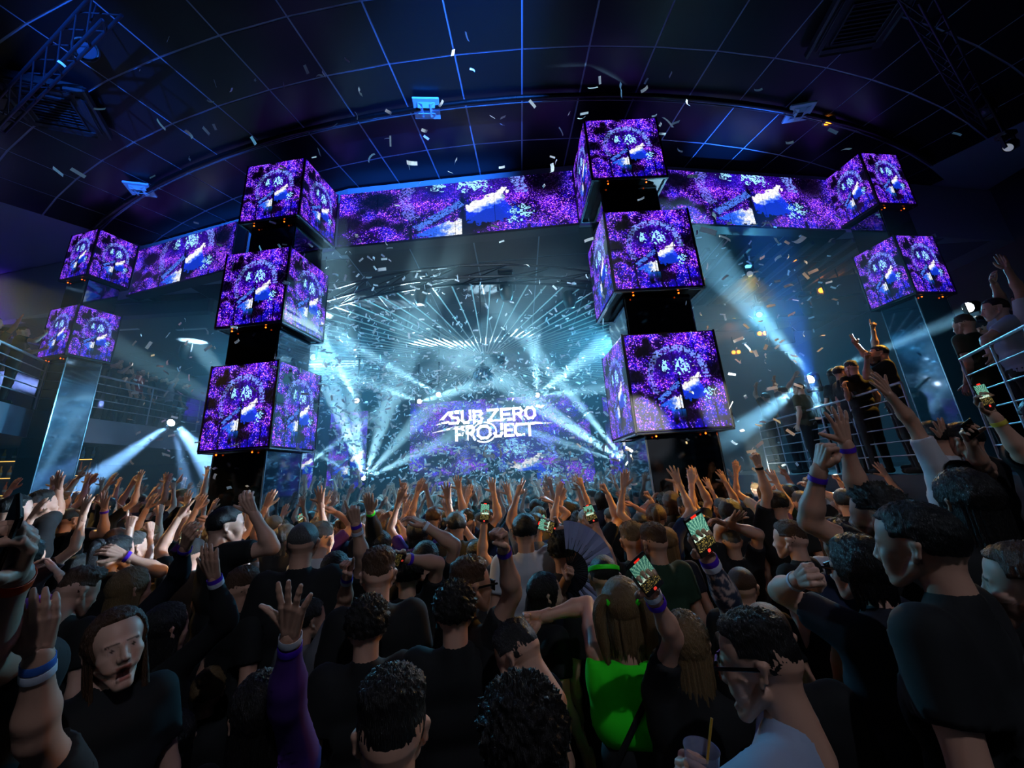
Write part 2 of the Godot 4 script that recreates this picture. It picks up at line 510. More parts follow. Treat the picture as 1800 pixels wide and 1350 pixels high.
func lamps() -> void:
	var g := "multi-beam lamps"
	var cold := Color(.78, .94, 1.0)
	# stage floor fans, on stands
	var p := at(640, 843, 15.6)
	moving_head("multi-beam lamp at the foot of the stage throwing a fan of white beams", p, [[at(585, 690, 12.4), 153, 3.4], [at(620, 700, 12.4), 136, 2.8], [at(690, 690, 12), 90, 3.4], [at(755, 715, 12), 80, 3.0], [at(840, 745, 12), 102, 2.8], [at(560, 800, 15), 74, 2.4]], cold, .75, g, 1.0, 30.0, 1.3)
	p = at(525, 828, 15.4)
	moving_head("multi-beam lamp beside the stage throwing short beams past the pillar", p, [[at(470, 760, 15), 88, 3.2], [at(545, 700, 15), 88, 3.2], [at(590, 780, 15), 74, 3.0]], cold, .75, g, 1.0, 30.0, 1.3)
	p = at(1106, 818, 12.6)
	moving_head("multi-beam lamp behind the column casting beams across the stage", p, [[at(925, 705, 13), 153, 3.2], [at(990, 735, 13), 136, 2.8], [at(960, 640, 13), 102, 3.6], [at(1010, 785, 13), 81, 2.8]], cold, .75, g, 1.0, 30.0, 0.0)
	# lamps over the big screen, hung from the low ceiling
	g = "lamps above the lettered screen"
	p = at(772, 694, 15.2)
	moving_head("lamp above the lettered screen shining toward the ball", p, [[at(600, 596, 9.5), 171, 1.7], [at(900, 648, 9.5), 128, 1.4]], cold, .75, g, -1.0, 30.0, 7.6)
	p = at(736, 706, 15.2)
	moving_head("lamp just above the corner of the lettered screen", p, [[at(870, 672, 9.5), 143, 1.5], [at(610, 660, 9.5), 85, 2.0]], cold, .75, g, -1.0, 30.0, 7.6)
	p = at(944, 695, 15.2)
	moving_head("lamp above the last letters of the lettered screen", p, [[at(1020, 636, 9.8), 171, 1.7], [at(938, 610, 9.8), 114, 1.8], [at(1060, 684, 9.8), 114, 1.4]], cold, .75, g, -1.0, 30.0, 7.6)
	p = at(628, 706, 14.4)
	moving_head("lamp beside the narrow stage screen shining up past the column", p, [[at(572, 605, 10.5), 171, 2.0]], cold, .75, g, -1.0, 30.0, 7.6)
	# house lamps
	g = "house moving-head lamps"
	p = at(305, 740, 12.6)
	moving_head("lamp on the balcony edge over the bar passage with a bright star", p, [[at(180, 830, 10), 80, 4.6], [at(440, 900, 9), 140, 5.0], [at(330, 860, 10), 40, 2.6]], Color(.62, .78, 1.0), 1.0, g, -1.0, 60.0, 4.3)
	p = at(206, 717, 12.6)
	moving_head("lamp behind the mirrored pillar shining along the balcony", p, [[at(-60, 648, 12.0), 160, 5.5, Color(.62, .66, 1.0)]], Color(.7, .75, 1.0), 1.0, g, -1.0, 30.0, 4.3)
	p = at(1428, 664, 8.8)
	moving_head("lamp among the terrace guests with a bright star", p, [[at(1240, 800, 7.0), 60, 4.2], [at(1560, 610, 8.4), 50, 2.8], [at(1450, 780, 6.5), 30, 3.0], [at(1215, 420, 9.0), 20, 8.0]], Color(.66, .88, 1.0), .8, g, 1.0, 60.0, 1.86)
	p = at(1708, 539, 7.2)
	moving_head("lamp behind the guests at the terrace railing", p, [[at(1640, 556, 6.9), 20, 6.0]], Color(.66, .85, 1), .8, g, 1.0, 40.0, 1.86)
	for q in [[Vector3(-14.6, 5.2, -10.2), Vector3(-16.9, 6.8, -12.5), "beside the balcony wall"], [Vector3(-12.4, 5.2, -15.6), Vector3(-12.0, 6.0, -20.0), "deep behind the balcony guests"]]:
		moving_head("lamp washing the dark wall with purple light " + q[2], q[0], [[q[1], 26.0, 38.0, Color(.42, .04, 1.0), 1.0]], Color(.5, .1, 1), .7, "purple wall lamps", 1.0, 1.0, 4.28)
	# front-of-house lamp behind the camera that marks the lowest cube
	p = Vector3(-2.2, 6.2, 3.4)
	moving_head("lamp on the wall behind the crowd", p, [[Vector3(1.80, 2.72, -6.63), 60, 2.3], [Vector3(3.25, 2.85, -6.63), 46, 2.3]], Color(1, 1, .95), 1.0, "front lamps", -1.0, 30.0, CEIL)
	moving_head("wide white fill lamp added behind the crowd to brighten the falling paper", Vector3(.6, 6.8, 3.6), [[Vector3(-1.0, 4.9, -13.0), 100, 16.0, Color(.86, .95, 1.0), 1.0]], Color(1, 1, 1), 1.0, "front lamps", -1.0, 10.0, CEIL)  # unseen lamp added behind the camera to brighten the confetti
	moving_head("dim wide fill lamp added high behind the crowd for the nearest heads", Vector3(2.0, 7.8, 3.4), [[Vector3(0, 1.4, -2.6), 9, 48.0, Color(.86, .90, 1.0), 1.0]], Color(1, 1, 1), .8, "front lamps", -1.0, 1.0, CEIL)  # unseen fill added above the camera to lift the foreground
	# warm washes, cold washes added to make the haze glow, and blue ones on the ceiling
	for q in [[Vector3(6.4, 6.9, -10.6), Vector3(2.4, 1.7, -5.4), Color(1.0, .72, .26), 36.0, 16.0, "deep over the terrace", 7.5], [Vector3(9.8, 7.6, -7.0), Vector3(.2, 1.5, -6.6), Color(1.0, .74, .30), 120.0, 16.0, "before the terrace pillar", CEIL], [Vector3(-12.6, 7.4, -8.2), Vector3(-3.2, 1.5, -6.8), Color(1.0, .80, .44), 64.0, 16.0, "as added fill before the bar pillar", CEIL]]:  # the one by the bar is added to brighten the dancers
		moving_head("warm wash lamp turned to the dancers, hanging " + q[5], q[0], [[q[1], q[3], q[4], q[2]]], q[2], .8, "warm wash lamps", -1.0, .2, q[6])
	for q in [[Vector3(-6.0, 5.9, -12.4), Vector3(-1.5, 3.6, -9.5), 60.0, "over the stage beside the bar passage"], [Vector3(3.2, 5.9, -12.8), Vector3(-1.0, 3.6, -9.5), 60.0, "over the stage near the terrace"], [Vector3(8.4, 6.9, -14.0), Vector3(5.0, 3.0, -8.0), 44.0, "deep in the terrace bay"], [Vector3(-9.0, 6.6, -14.2), Vector3(-8.0, 3.0, -8.0), 24.0, "deep over the balcony"]]:
		moving_head("added cold wash lamp for the haze, hanging " + q[3], q[0], [[q[1], q[2], 40.0, Color(.38, .78, .96)]], cold, 1.0, "added cold wash lamps", -1.0, .4, 7.6)  # added lamps that give the smoke its teal glow
	# blue beams that end on the ceiling panels
	for q in [[Vector3(3.4, 6.4, 3.2), aty(745, 265, 9.4), 42.0, 11.0, "behind the crowd near the terrace", CEIL, -1.0], [Vector3(-4.2, 6.4, 3.2), aty(340, 335, 9.4), 20.0, 10.0, "behind the crowd toward the bar", CEIL, -1.0], [Vector3(5.6, 3.0, -8.2), aty(1290, 245, 9.4), 7.0, 11.5, "standing on the terrace", 1.86, 1.0]]:
		moving_head("lamp throwing a soft blue beam to the ceiling, " + q[4], q[0], [[q[1], q[2], q[3], Color(.16, .46, 1.0), 1.0]], cold, .8, "blue ceiling lamps", q[6], 4.0, q[5])

# ---------------------------------------------------------------- things under the ceilings
func overhead() -> void:
	var dark := mat("unit_dark", Color(.14, .15, .19), .5)
	var darker := mat("unit_inner", Color(.05, .055, .07), .5)
	# ceiling cassettes
	for q in [[Vector3(-8.3, 9.16, -6.25), .42, "beside the lattice truss over the bar"], [Vector3(6.35, 9.16, -5.5), -.12, "near the truss over the terrace"]]:
		var o := thing("ceiling_cassette", "square dark air cassette hanging under the ceiling " + q[2], "air unit", q[0], "air cassettes under the ceiling")
		o.rotation.y = q[1]
		box(o, "housing", Vector3(0, .08, 0), Vector3(1.3, .16, 1.3), dark, .03)
		for f in 4:
			var b := Basis(Vector3.UP, f * PI / 2)
			var s := box(o, "air_slot", b * Vector3(0, -.012, .50), Vector3(.95, .03, .10), dark, .01)
			s.rotation.y = f * PI / 2
			var g := box(o, "flap", b * Vector3(0, -.02, .56), Vector3(.9, .012, .07), dark, .003)
			g.transform.basis = b * Basis(Vector3.RIGHT, .35)
		for k in 9:
			box(o, "grille_slat", Vector3(0, -.02, -.32 + k * .08), Vector3(.70, .03, .03), dark, .006)
		for s in [-1, 1]:
			box(o, "grille_rim", Vector3(s * .36, -.02, 0), Vector3(.03, .04, .75), dark, .006)
			box(o, "grille_rim", Vector3(0, -.02, s * .36), Vector3(.75, .04, .03), dark, .006)
	# trusses with lamps
	truss("lattice truss slanting under the ceiling over the bar", Vector3(-9.6, 9.0, -6.4), Vector3(-5.6, 9.0, -4.4))
	truss("lattice truss slanting under the ceiling over the terrace", Vector3(6.6, 9.0, -4.9), Vector3(10.6, 9.0, -7.8))
	for q in [[at(150, 85, 7.4), "hanging lamp at the end of the truss over the bar", at(160, 150, 5.0)], [at(1735, 190, 9.6), "hanging lamp at the end of the truss over the terrace", at(1700, 420, 8.0)]]:
		var o := thing("hanging_spot_lamp", q[1], "stage lamp", q[0], "unlit hanging lamps")
		var d: Vector3 = (q[2] - q[0]).normalized()
		var x := d.cross(Vector3.UP).normalized()
		var h := part(o, "lamp_head", lathe([[0, -.26], [.12, -.26], [.16, -.16], [.165, .16], [.185, .18], [.185, .22], [.14, .22], [.14, .17], [0, .16]], 24), darker)
		h.transform = Transform3D(Basis(x, d, x.cross(d)), Vector3.ZERO)
		var ls := part(h, "lens", lathe([[0, .19], [.09, .185], [.14, .17]], 20), mat("unlit_lens", Color(.25, .28, .35), .08))
		ls.position = Vector3.ZERO
		for s in [-1, 1]:
			rod(o, "yoke_arm", x * s * .19, x * s * .19 + Vector3(0, .36, 0), .018, darker)
		rod(o, "yoke_bridge", x * -.19 + Vector3(0, .36, 0), x * .19 + Vector3(0, .36, 0), .02, darker)
		rod(o, "hanger", Vector3(0, .36, 0), Vector3(0, CEIL - q[0].y, 0), .022, darker)
	# square diffusers and a small downlight by the curved rail
	var pale := mat("diffuser_pale", Color(.70, .85, .95), .4)
	for q in [[aty(750, 195, 9.2), "near the middle of the curved rail"], [aty(245, 337, 9.2), "over the mirrored pillar by the bar"], [aty(1406, 202, 9.2), "over the frieze by the terrace"]]:
		var o := thing("air_diffuser", "small pale square diffuser under the ceiling " + q[1], "diffuser", q[0], "square diffusers")
		o.rotation.y = .05 - q[0].x * .03
		box(o, "frame", Vector3(0, .07, 0), Vector3(.52, .05, .52), pale, .01)
		for f in 4:
			var b := Basis(Vector3.UP, f * PI / 2)
			var s := box(o, "vane", b * Vector3(0, .035, .14), Vector3(.34, .012, .16), pale, .003)
			s.transform.basis = b * Basis(Vector3.RIGHT, -.4)
		rod(o, "duct", Vector3(0, .09, 0), Vector3(0, .21, 0), .14, mat("unit_dark", Color(.14, .15, .19), .5))
	small_lamp("round amber downlight in the ceiling beside the square diffuser", aty(1457, 215, 9.30), .09, 5.0, "amber downlights")
	small_lamp("round amber downlight in the slatted bay ceiling", aty(1395, 458, 7.56), .08, 6.0, "amber downlights")
	small_lamp("round amber downlight in the bay ceiling over the bar", aty(297, 545, 7.56), .08, 6.0, "amber downlights")
	# twin amber lamps along the bay walls
	for q in [[1450, 510, 13.8], [1388, 554, 16.0], [1340, 586, 18.0], [1294, 619, 19.6], [284, 595, 15.0], [393, 601, 16.6]]:
		var c := at(q[0], q[1], q[2])
		var o := thing("twin_lamp", "pair of small amber lamps fixed %s" % ("along the terrace bay" if q[0] > 900 else "over the balcony"), "lamp", c, "twin amber lamps")
		box(o, "housing", Vector3(0, 0, -.1), Vector3(.5, .24, .12), darker, .02)
		for s in [-.115, .115]:
			var g := part(o, "bulb", small_ball(), glow_mat("amber_bulb", Color(1.0, .55, .12), 5.0))
			g.scale = Vector3.ONE * .17
			g.position = Vector3(s, 0, .0)
		rod(o, "hanger", Vector3(0, .1, -.1), Vector3(0, LOWCEIL + .2 - c.y, -.1), .02, darker)
		var l := OmniLight3D.new()
		l.name = "amber_light_%d" % SPOTS
		SPOTS += 1
		l.light_color = Color(1, .55, .15)
		l.light_energy = .25
		l.light_size = .02
		l.omni_range = 30.0
		l.shadow_enabled = true
		o.add_child(l)
		l.position = Vector3(0, 0, .13)
	# loudspeakers and unlit fixtures of the side bays
	for q in [[at(1478, 505, 13.2), "hung in the terrace bay beside the cube column"], [at(1372, 592, 17.0), "hung further back in the terrace bay"], [at(250, 588, 15.6), "hung over the balcony behind the pillar"]]:
		var o := thing("hung_loudspeaker", "black loudspeaker box " + q[1], "loudspeaker", q[0], "hung loudspeakers")
		o.rotation = Vector3(.25, -.5 if q[0].x > 0 else .5, 0)
		box(o, "cabinet", Vector3.ZERO, Vector3(.85, .62, .5), darker, .03)
		box(o, "grille", Vector3(0, 0, .255), Vector3(.78, .55, .02), mat("speaker_grille", Color(.09, .09, .10), .7), .005)
		for s in [-1, 1]:
			rod(o, "bracket", Vector3(s * .44, 0, 0), Vector3(s * .44, .5, -.2), .018, darker)
		rod(o, "hanger", Vector3(0, .3, -.05), Vector3(0, .30, -.05) + o.basis.inverse() * Vector3(0, LOWCEIL + .1 - q[0].y, 0), .02, darker)
	for q in [[1418, 540, 13.4], [325, 618, 14.2]]:
		var c := at(q[0], q[1], q[2])
		var o := moving_unlit(c)
		rod(o, "hanger", Vector3(0, .45, 0), Vector3(0, LOWCEIL + .2 - c.y, 0), .02, darker)
		o.set_meta("label", "unlit moving lamp with pale yoke hung %s" % ("in the terrace bay" if q[0] > 900 else "over the balcony"))
	# lamps on the ring truss, seen dark against the haze
	for q in [[890, 506], [740, 512], [1000, 520], [620, 575]]:
		var c := aty(q[0], q[1], 6.2)
		var o := moving_unlit(c + Vector3(0, -.05, 0))
		o.set_meta("label", "unlit dark lamp clamped on the circular truss")
		o.set_meta("group", "unlit lamps on the circular truss")

func moving_unlit(c: Vector3) -> Node3D:
	var o := thing("unlit_moving_lamp", "unlit moving lamp", "stage lamp", c, "unlit moving lamps")
	var pale := mat("yoke_pale", Color(.35, .37, .40), .4)
	var dk := mat("unit_inner", Color(.05, .055, .07), .5)
	part(o, "lamp_head", lathe([[0, -.26], [.10, -.26], [.15, -.12], [.14, .12], [.08, .18], [0, .18]], 20), dk)
	for s in [-1, 1]:
		rod(o, "yoke_arm", Vector3(s * .19, -.02, 0), Vector3(s * .19, .34, 0), .025, pale)
	rod(o, "yoke_bridge", Vector3(-.19, .34, 0), Vector3(.19, .34, 0), .03, pale)
	box(o, "base", Vector3(0, .42, 0), Vector3(.34, .12, .26), dk, .02)
	return o

func small_lamp(label: String, pos: Vector3, r: float, power: float, group: String) -> void:
	var o := thing("downlight", label, "lamp", pos, group)
	part(o, "rim", lathe([[r * 1.1, .06], [r * 1.6, .05], [r * 1.6, -.02], [r * 1.1, -.02]], 20), mat("downlight_rim", Color(.6, .6, .62), .3, .8))
	part(o, "bulb", lathe([[0, -.015], [r * .6, -.01], [r * 1.1, .01]], 20), glow_mat("amber_bulb", Color(1.0, .55, .12), 5.0))

func truss(label: String, a: Vector3, b: Vector3) -> void:
	var o := thing("lattice_truss", label, "truss", a, "ceiling trusses")
	var alu := mat("truss_blue_grey", Color(.20, .21, .27), .4, .5)
	var d := (b - a)
	var n := int(d.length() / .45)
	var s := d.cross(Vector3.UP).normalized() * .17
	var c := [s, -s, Vector3(0, -.3, 0)]
	for q in c:
		rod(o, "chord", q, q + d, .025, alu)
	for k in n:
		var p0 := d * (float(k) / n)
		var p1 := d * (float(k + 1) / n)
		for i in 3:
			rod(o, "brace", c[i] + p0, c[(i + 1) % 3] + p1, .012, alu)
	for k in [.12, .88]:
		rod(o, "hanger", d * k, d * k + Vector3(0, CEIL - a.y, 0), .012, alu)

# ---------------------------------------------------------------- balcony, terrace, bar
func railing(label: String, pts: Array, height: float, bars: int, spacing: float, rr := .028) -> void:
	var o := thing("steel_railing", label, "railing", pts[0])
	var steel := mat("railing_steel", Color(.66, .69, .74), .3, .35)
	for i in pts.size() - 1:
		var a: Vector3 = pts[i] - pts[0]
		var b: Vector3 = pts[i + 1] - pts[0]
		for k in bars:
			var y := height - k * height / (bars + .3)
			rod(o, "top_rail" if k == 0 else "bar", a + Vector3.UP * y, b + Vector3.UP * y, rr if k == 0 else rr * .46, steel)
		var n := maxi(1, int((b - a).length() / spacing))
		for k in n + (1 if i == pts.size() - 2 else 0):
			var p := a.lerp(b, float(k) / n)
			rod(o, "post", p, p + Vector3.UP * height, rr * .75, steel)

func sides() -> void:
	var pale := mat("slab_edge", Color(.42, .45, .52), .5)
	# balcony over the bar
	var lp := []
	for q in [[0, 600], [83, 638], [173, 660], [270, 682], [353, 703]]:
		var p := aty(q[0], q[1], 5.42)
		lp.append(Vector3(p.x, 4.3, p.z))
	lp.insert(0, lp[0] + (lp[0] - lp[1]) * 1.2)
	lp.append(lp[-1] + Vector3(.4, 0, -5.0))
	railing("long steel railing with five bars on the balcony over the bar", lp, 1.12, 5, 1.3)
	var o := structure("floor_balcony")
	deck(o, lp, -17.0, 4.28, .62, pale)
	# terrace
	var rp := []
	for q in [[1333, 745], [1400, 727], [1490, 701], [1584, 672]]:
		var p := aty(q[0], q[1], 2.96)
		rp.append(Vector3(p.x, 1.86, p.z))
	railing("steel railing with five bars before the embracing terrace guests", rp, 1.1, 6, .8, .018)
	var rq := []
	for q in [[1688, 632], [1740, 605], [1800, 574]]:
		var p := aty(q[0], q[1], 3.02)
		rq.append(Vector3(p.x, 1.9, p.z))
	rq.append(rq[-1] + (rq[-1] - rq[-2]) * .9)
	railing("steel railing with five bars before the leaning terrace guest", rq, 1.12, 6, .8, .016)
	o = structure("floor_terrace")
	var all := [rp[0] + Vector3(.3, 0, -8.0)]
	all.append_array(rp)
	all.append_array(rq)
	deck(o, all, 14.4, 1.85, 1.8, mat("terrace_face", Color(.12, .13, .18), .35))
	# back bar with bottles
	var c := at(45, 800, 11.6)
	o = thing("back_bar", "tall dark back bar with lit bottle shelves under the balcony", "bar shelf", Vector3(c.x, .44, c.z))
	o.rotation.y = .5
	var dk := mat("bar_wood", Color(.10, .09, .09), .5)
	for s in [-1, 1]:
		box(o, "upright", Vector3(s * 1.5, 1.75, 0), Vector3(.08, 3.5, .34), dk, .01)
	box(o, "back_panel", Vector3(0, 1.75, -.16), Vector3(3.0, 3.5, .03), dk, .005)
	for k in 4:
		box(o, "shelf", Vector3(0, 2.05 + k * .42, 0), Vector3(2.95, .03, .32), dk, .005)
		box(o, "shelf_light_strip", Vector3(0, 2.05 + k * .42 - .022, .13), Vector3(2.8, .014, .02), glow_mat("shelf_strip", Color(1, .75, .35), 2.2), .002)
	var rng := RandomNumberGenerator.new()
	rng.seed = 4
	var kinds := []
	for q in [[.036, .17, .013], [.04, .14, .015], [.03, .2, .012]]:
		kinds.append(lathe([[0, 0], [q[0], .0], [q[0], q[1]], [q[2], q[1] + .06], [q[2], q[1] + .13], [0, q[1] + .13]], 12))
	var cols := [["amber", Color(.85, .42, .06)], ["golden", Color(.9, .65, .12)], ["clear pale", Color(.7, .8, .85)], ["dark green", Color(.08, .3, .12)]]
	for k in 3:
		for i in 15:
			var cc: Array = cols[rng.randi() % 4]
			var gm := mat("bottle_" + cc[0], cc[1], .12)
			var b := thing("bottle", "%s glass bottle standing on the %s shelf of the back bar" % [cc[0], ["lowest lit", "middle lit", "upper lit"][k]], "bottle", o.transform * Vector3(-1.36 + i * .195 + rng.randf_range(-.02, .02), 2.066 + k * .42, .03), "bottles on the back bar")
			part(b, "glass", kinds[rng.randi() % 3], gm)
			part(b, "label_band", lathe([[.0415, .05], [.0415, .11]], 12), mat("label_paper", Color(.8, .76, .65), .6))
	# the poster stand by the inner column, with its pale arch
	# tall glazed panels high on the side wall by the bar
	o = structure("window_1")
	for k in 4:
		box(o, "wall_glass", Vector3(-16.95, 5.2 + k * .98, -9.4), Vector3(.06, .94, 1.3), mat("wall_glass", Color(.30, .36, .38), .15), .01)
	# dropped soffit with slots over the balcony
	o = structure("ceiling_soffit")
	box(o, "soffit_box", Vector3(-10.6, 7.18, -12.6), Vector3(4.6, .5, 3.0), mat("soffit", Color(.24, .27, .30), .5), .08)
	for q in [[-11.4, -11.9], [-9.6, -12.2]]:
		box(o, "slot_light", Vector3(q[0], 6.925, q[1]), Vector3(.9, .02, .10), mat("slot_pale", Color(.75, .78, .75), .4), .004)
	o = structure("ceiling_slats")
	for k in 14:
		box(o, "slat", Vector3(4.2 + k * .55, 7.52, -12.9), Vector3(.10, .12, 5.2), mat("slat_grey", Color(.30, .33, .36), .45), .01)
	box(o, "bulkhead", Vector3(8.2, 7.2, -14.6), Vector3(8.4, .62, .35), mat("soffit", Color(.24, .27, .30), .5), .02)

# a floor slab between a front edge and a wall, with its thickness
func deck(o: Node3D, pts: Array, wall_x: float, y: float, thick: float, m: Material) -> void:
	for i in pts.size() - 1:
		var a: Vector3 = pts[i]
		var b: Vector3 = pts[i + 1]
		var c := Vector3(wall_x, 0, b.z)
		var d := Vector3(wall_x, 0, a.z)
		part(o, "floor_slab", prism([a, b, c, d], y - thick, y), m)
# ---------------------------------------------------------------- the lens
const EYE := Vector3(0, 2.1, 0)
const F := 766.915
const CY := 582.97
const PITCH := .325189
const ROLL := .062727
var FWD := Vector3(0, sin(PITCH), -cos(PITCH))
var UPV := Vector3(0, cos(PITCH), sin(PITCH))
var RT := Vector3.RIGHT * cos(ROLL) - UPV * sin(ROLL)
var UP2 := Vector3.RIGHT * sin(ROLL) + UPV * cos(ROLL)

# a place in the hall, measured on the photograph: the point at that depth behind a pixel
func at(x: float, y: float, d: float) -> Vector3:
	return EYE + (FWD + RT * ((x - 900.0) / F) + UP2 * ((CY - y) / F)) * d

# the same at a known height
func aty(x: float, y: float, h: float) -> Vector3:
	var r := FWD + RT * ((x - 900.0) / F) + UP2 * ((CY - y) / F)
	return EYE + r * ((h - EYE.y) / r.y)

# ---------------------------------------------------------------- naming
var TAKEN := {}

func numbered(called: String) -> String:
	var k: int = TAKEN.get(called, -1) + 1
	TAKEN[called] = k
	return called if k == 0 else "%s_%03d" % [called, k]

func tag(o: Node, label: String, category: String, group := "") -> void:
	o.set_meta("label", label)
	o.set_meta("category", category)
	if group != "":
		o.set_meta("group", group)

func thing(called: String, label: String, category: String, pos := Vector3.ZERO, group := "") -> Node3D:
	var o := Node3D.new()
	o.name = numbered(called)
	o.position = pos
	tag(o, label, category, group)
	add_child(o)
	return o

func structure(called: String) -> Node3D:
	var o := Node3D.new()
	o.name = numbered(called)
	o.set_meta("kind", "structure")
	add_child(o)
	return o

# ---------------------------------------------------------------- shapes
var BOXES := {}

# a box with chamfered edges
func box_mesh(s: Vector3, ch := 0.0) -> ArrayMesh:
	var key := "%s %s" % [s, ch]
	if BOXES.has(key):
		return BOXES[key]
	var st := SurfaceTool.new()
	st.begin(Mesh.PRIMITIVE_TRIANGLES)
	st.set_smooth_group(-1)
	var h := s / 2.0
	var c := minf(ch, minf(h.x, minf(h.y, h.z)) * .9)
	for ax in 3:
		var b := (ax + 1) % 3
		var d := (ax + 2) % 3
		for sg in [-1.0, 1.0]:
			var q := []
			for k in [[-1, -1], [1, -1], [1, 1], [-1, 1]]:
				var p := Vector3.ZERO
				p[ax] = sg * h[ax]
				p[b] = k[0] * (h[b] - c)
				p[d] = k[1] * (h[d] - c)
				q.append(p)
			if sg > 0:
				q.reverse()
			face(st, q)
			if c > 0.0 and sg > 0:
				for s2 in [-1.0, 1.0]:
					for s1 in [-1.0, 1.0]:
						# edge between faces +-b and +-d, along ax
						var e := []
						for k in [[-1, 0], [1, 0], [1, 1], [-1, 1]]:
							var p := Vector3.ZERO
							p[ax] = k[0] * (h[ax] - c)
							p[b] = s1 * (h[b] - (c if k[1] == 1 else 0.0))
							p[d] = s2 * (h[d] - (0.0 if k[1] == 1 else c))
							e.append(p)
						if s1 * s2 > 0:
							e.reverse()
						face(st, e)
	if c > 0.0:
		for sx in [-1.0, 1.0]:
			for sy in [-1.0, 1.0]:
				for sz in [-1.0, 1.0]:
					var t := [Vector3(sx * h.x, sy * (h.y - c), sz * (h.z - c)), Vector3(sx * (h.x - c), sy * h.y, sz * (h.z - c)), Vector3(sx * (h.x - c), sy * (h.y - c), sz * h.z)]
					if sx * sy * sz > 0:
						t.reverse()
					face(st, t)
	st.generate_normals()
	BOXES[key] = st.commit()
	return BOXES[key]

func face(st: SurfaceTool, q: Array) -> void:
	var uv := [Vector2(0, 1), Vector2(1, 1), Vector2(1, 0), Vector2(0, 0)]
	for k in range(1, q.size() - 1):
		for i in [0, k, k + 1]:
			st.set_uv(uv[i])
			st.add_vertex(q[i])

func box(parent: Node, called: String, pos: Vector3, s: Vector3, m: Material, ch := 0.01) -> MeshInstance3D:
	var o := part(parent, called, box_mesh(s, ch), m)
	o.position = pos
	return o

var ROD: CylinderMesh

# a round bar between two points (all bars share one mesh)
func rod(parent: Node, called: String, a: Vector3, b: Vector3, r: float, m: Material) -> MeshInstance3D:
	if ROD == null:
		ROD = CylinderMesh.new()
		ROD.top_radius = 1.0
		ROD.bottom_radius = 1.0
		ROD.height = 1.0
		ROD.radial_segments = 10
		ROD.rings = 1
	var o := part(parent, called, ROD, m)
	var y := b - a
	var x := y.cross(Vector3.UP if absf(y.normalized().y) < .95 else Vector3.RIGHT).normalized()
	o.transform = Transform3D(Basis(x * r, y, x.cross(y.normalized()) * r), (a + b) / 2.0)
	return o

func lathe(profile: Array, seg := 20) -> ArrayMesh:
	var v := PackedVector3Array()
	var t := PackedInt32Array()
	for p in profile:
		for i in seg:
			var a := TAU * i / seg
			v.append(Vector3(cos(a) * p[0], p[1], sin(a) * p[0]))
	for j in profile.size() - 1:
		for i in seg:
			var a := j * seg + i
			var b := j * seg + (i + 1) % seg
			t.append_array(PackedInt32Array([a, b + seg, b, a, a + seg, b + seg]))
	return joined([shaded(v, t)])

# a flat four-cornered plate with its own picture window (u0, v0, u1, v1); corners: bottom-left, bottom-right, top-right, top-left as seen from its front
func plate(bl: Vector3, br: Vector3, tr: Vector3, tl: Vector3, uv: Rect2) -> ArrayMesh:
	var nrm := (br - bl).cross(tl - bl).normalized()
	var s := []
	s.resize(Mesh.ARRAY_MAX)
	var back := -nrm * .012
	var v := PackedVector3Array([bl, br, tr, tl, bl + back, br + back, tr + back, tl + back])
	s[Mesh.ARRAY_VERTEX] = PackedVector3Array([v[0], v[1], v[2], v[3], v[4], v[5], v[6], v[7]])
	var nn := PackedVector3Array()
	for k in 8:
		nn.append(nrm if k < 4 else -nrm)
	s[Mesh.ARRAY_NORMAL] = nn
	var a := uv.position
	var b := uv.end
	var u := PackedVector2Array([Vector2(a.x, b.y), Vector2(b.x, b.y), Vector2(b.x, a.y), Vector2(a.x, a.y)])
	u.append_array(u)
	s[Mesh.ARRAY_TEX_UV] = u
	s[Mesh.ARRAY_INDEX] = PackedInt32Array([0, 2, 1, 0, 3, 2])
	var m := ArrayMesh.new()
	m.add_surface_from_arrays(Mesh.PRIMITIVE_TRIANGLES, s)
	return m

# ---------------------------------------------------------------- pictures on the screens
func hash2(x: int, y: int) -> float:
	var h := (x * 374761393 + y * 668265263) & 0x7fffffff
	h = ((h ^ (h >> 13)) * 1274126177) & 0x7fffffff
	return float((h ^ (h >> 16)) & 0xffff) / 65535.0

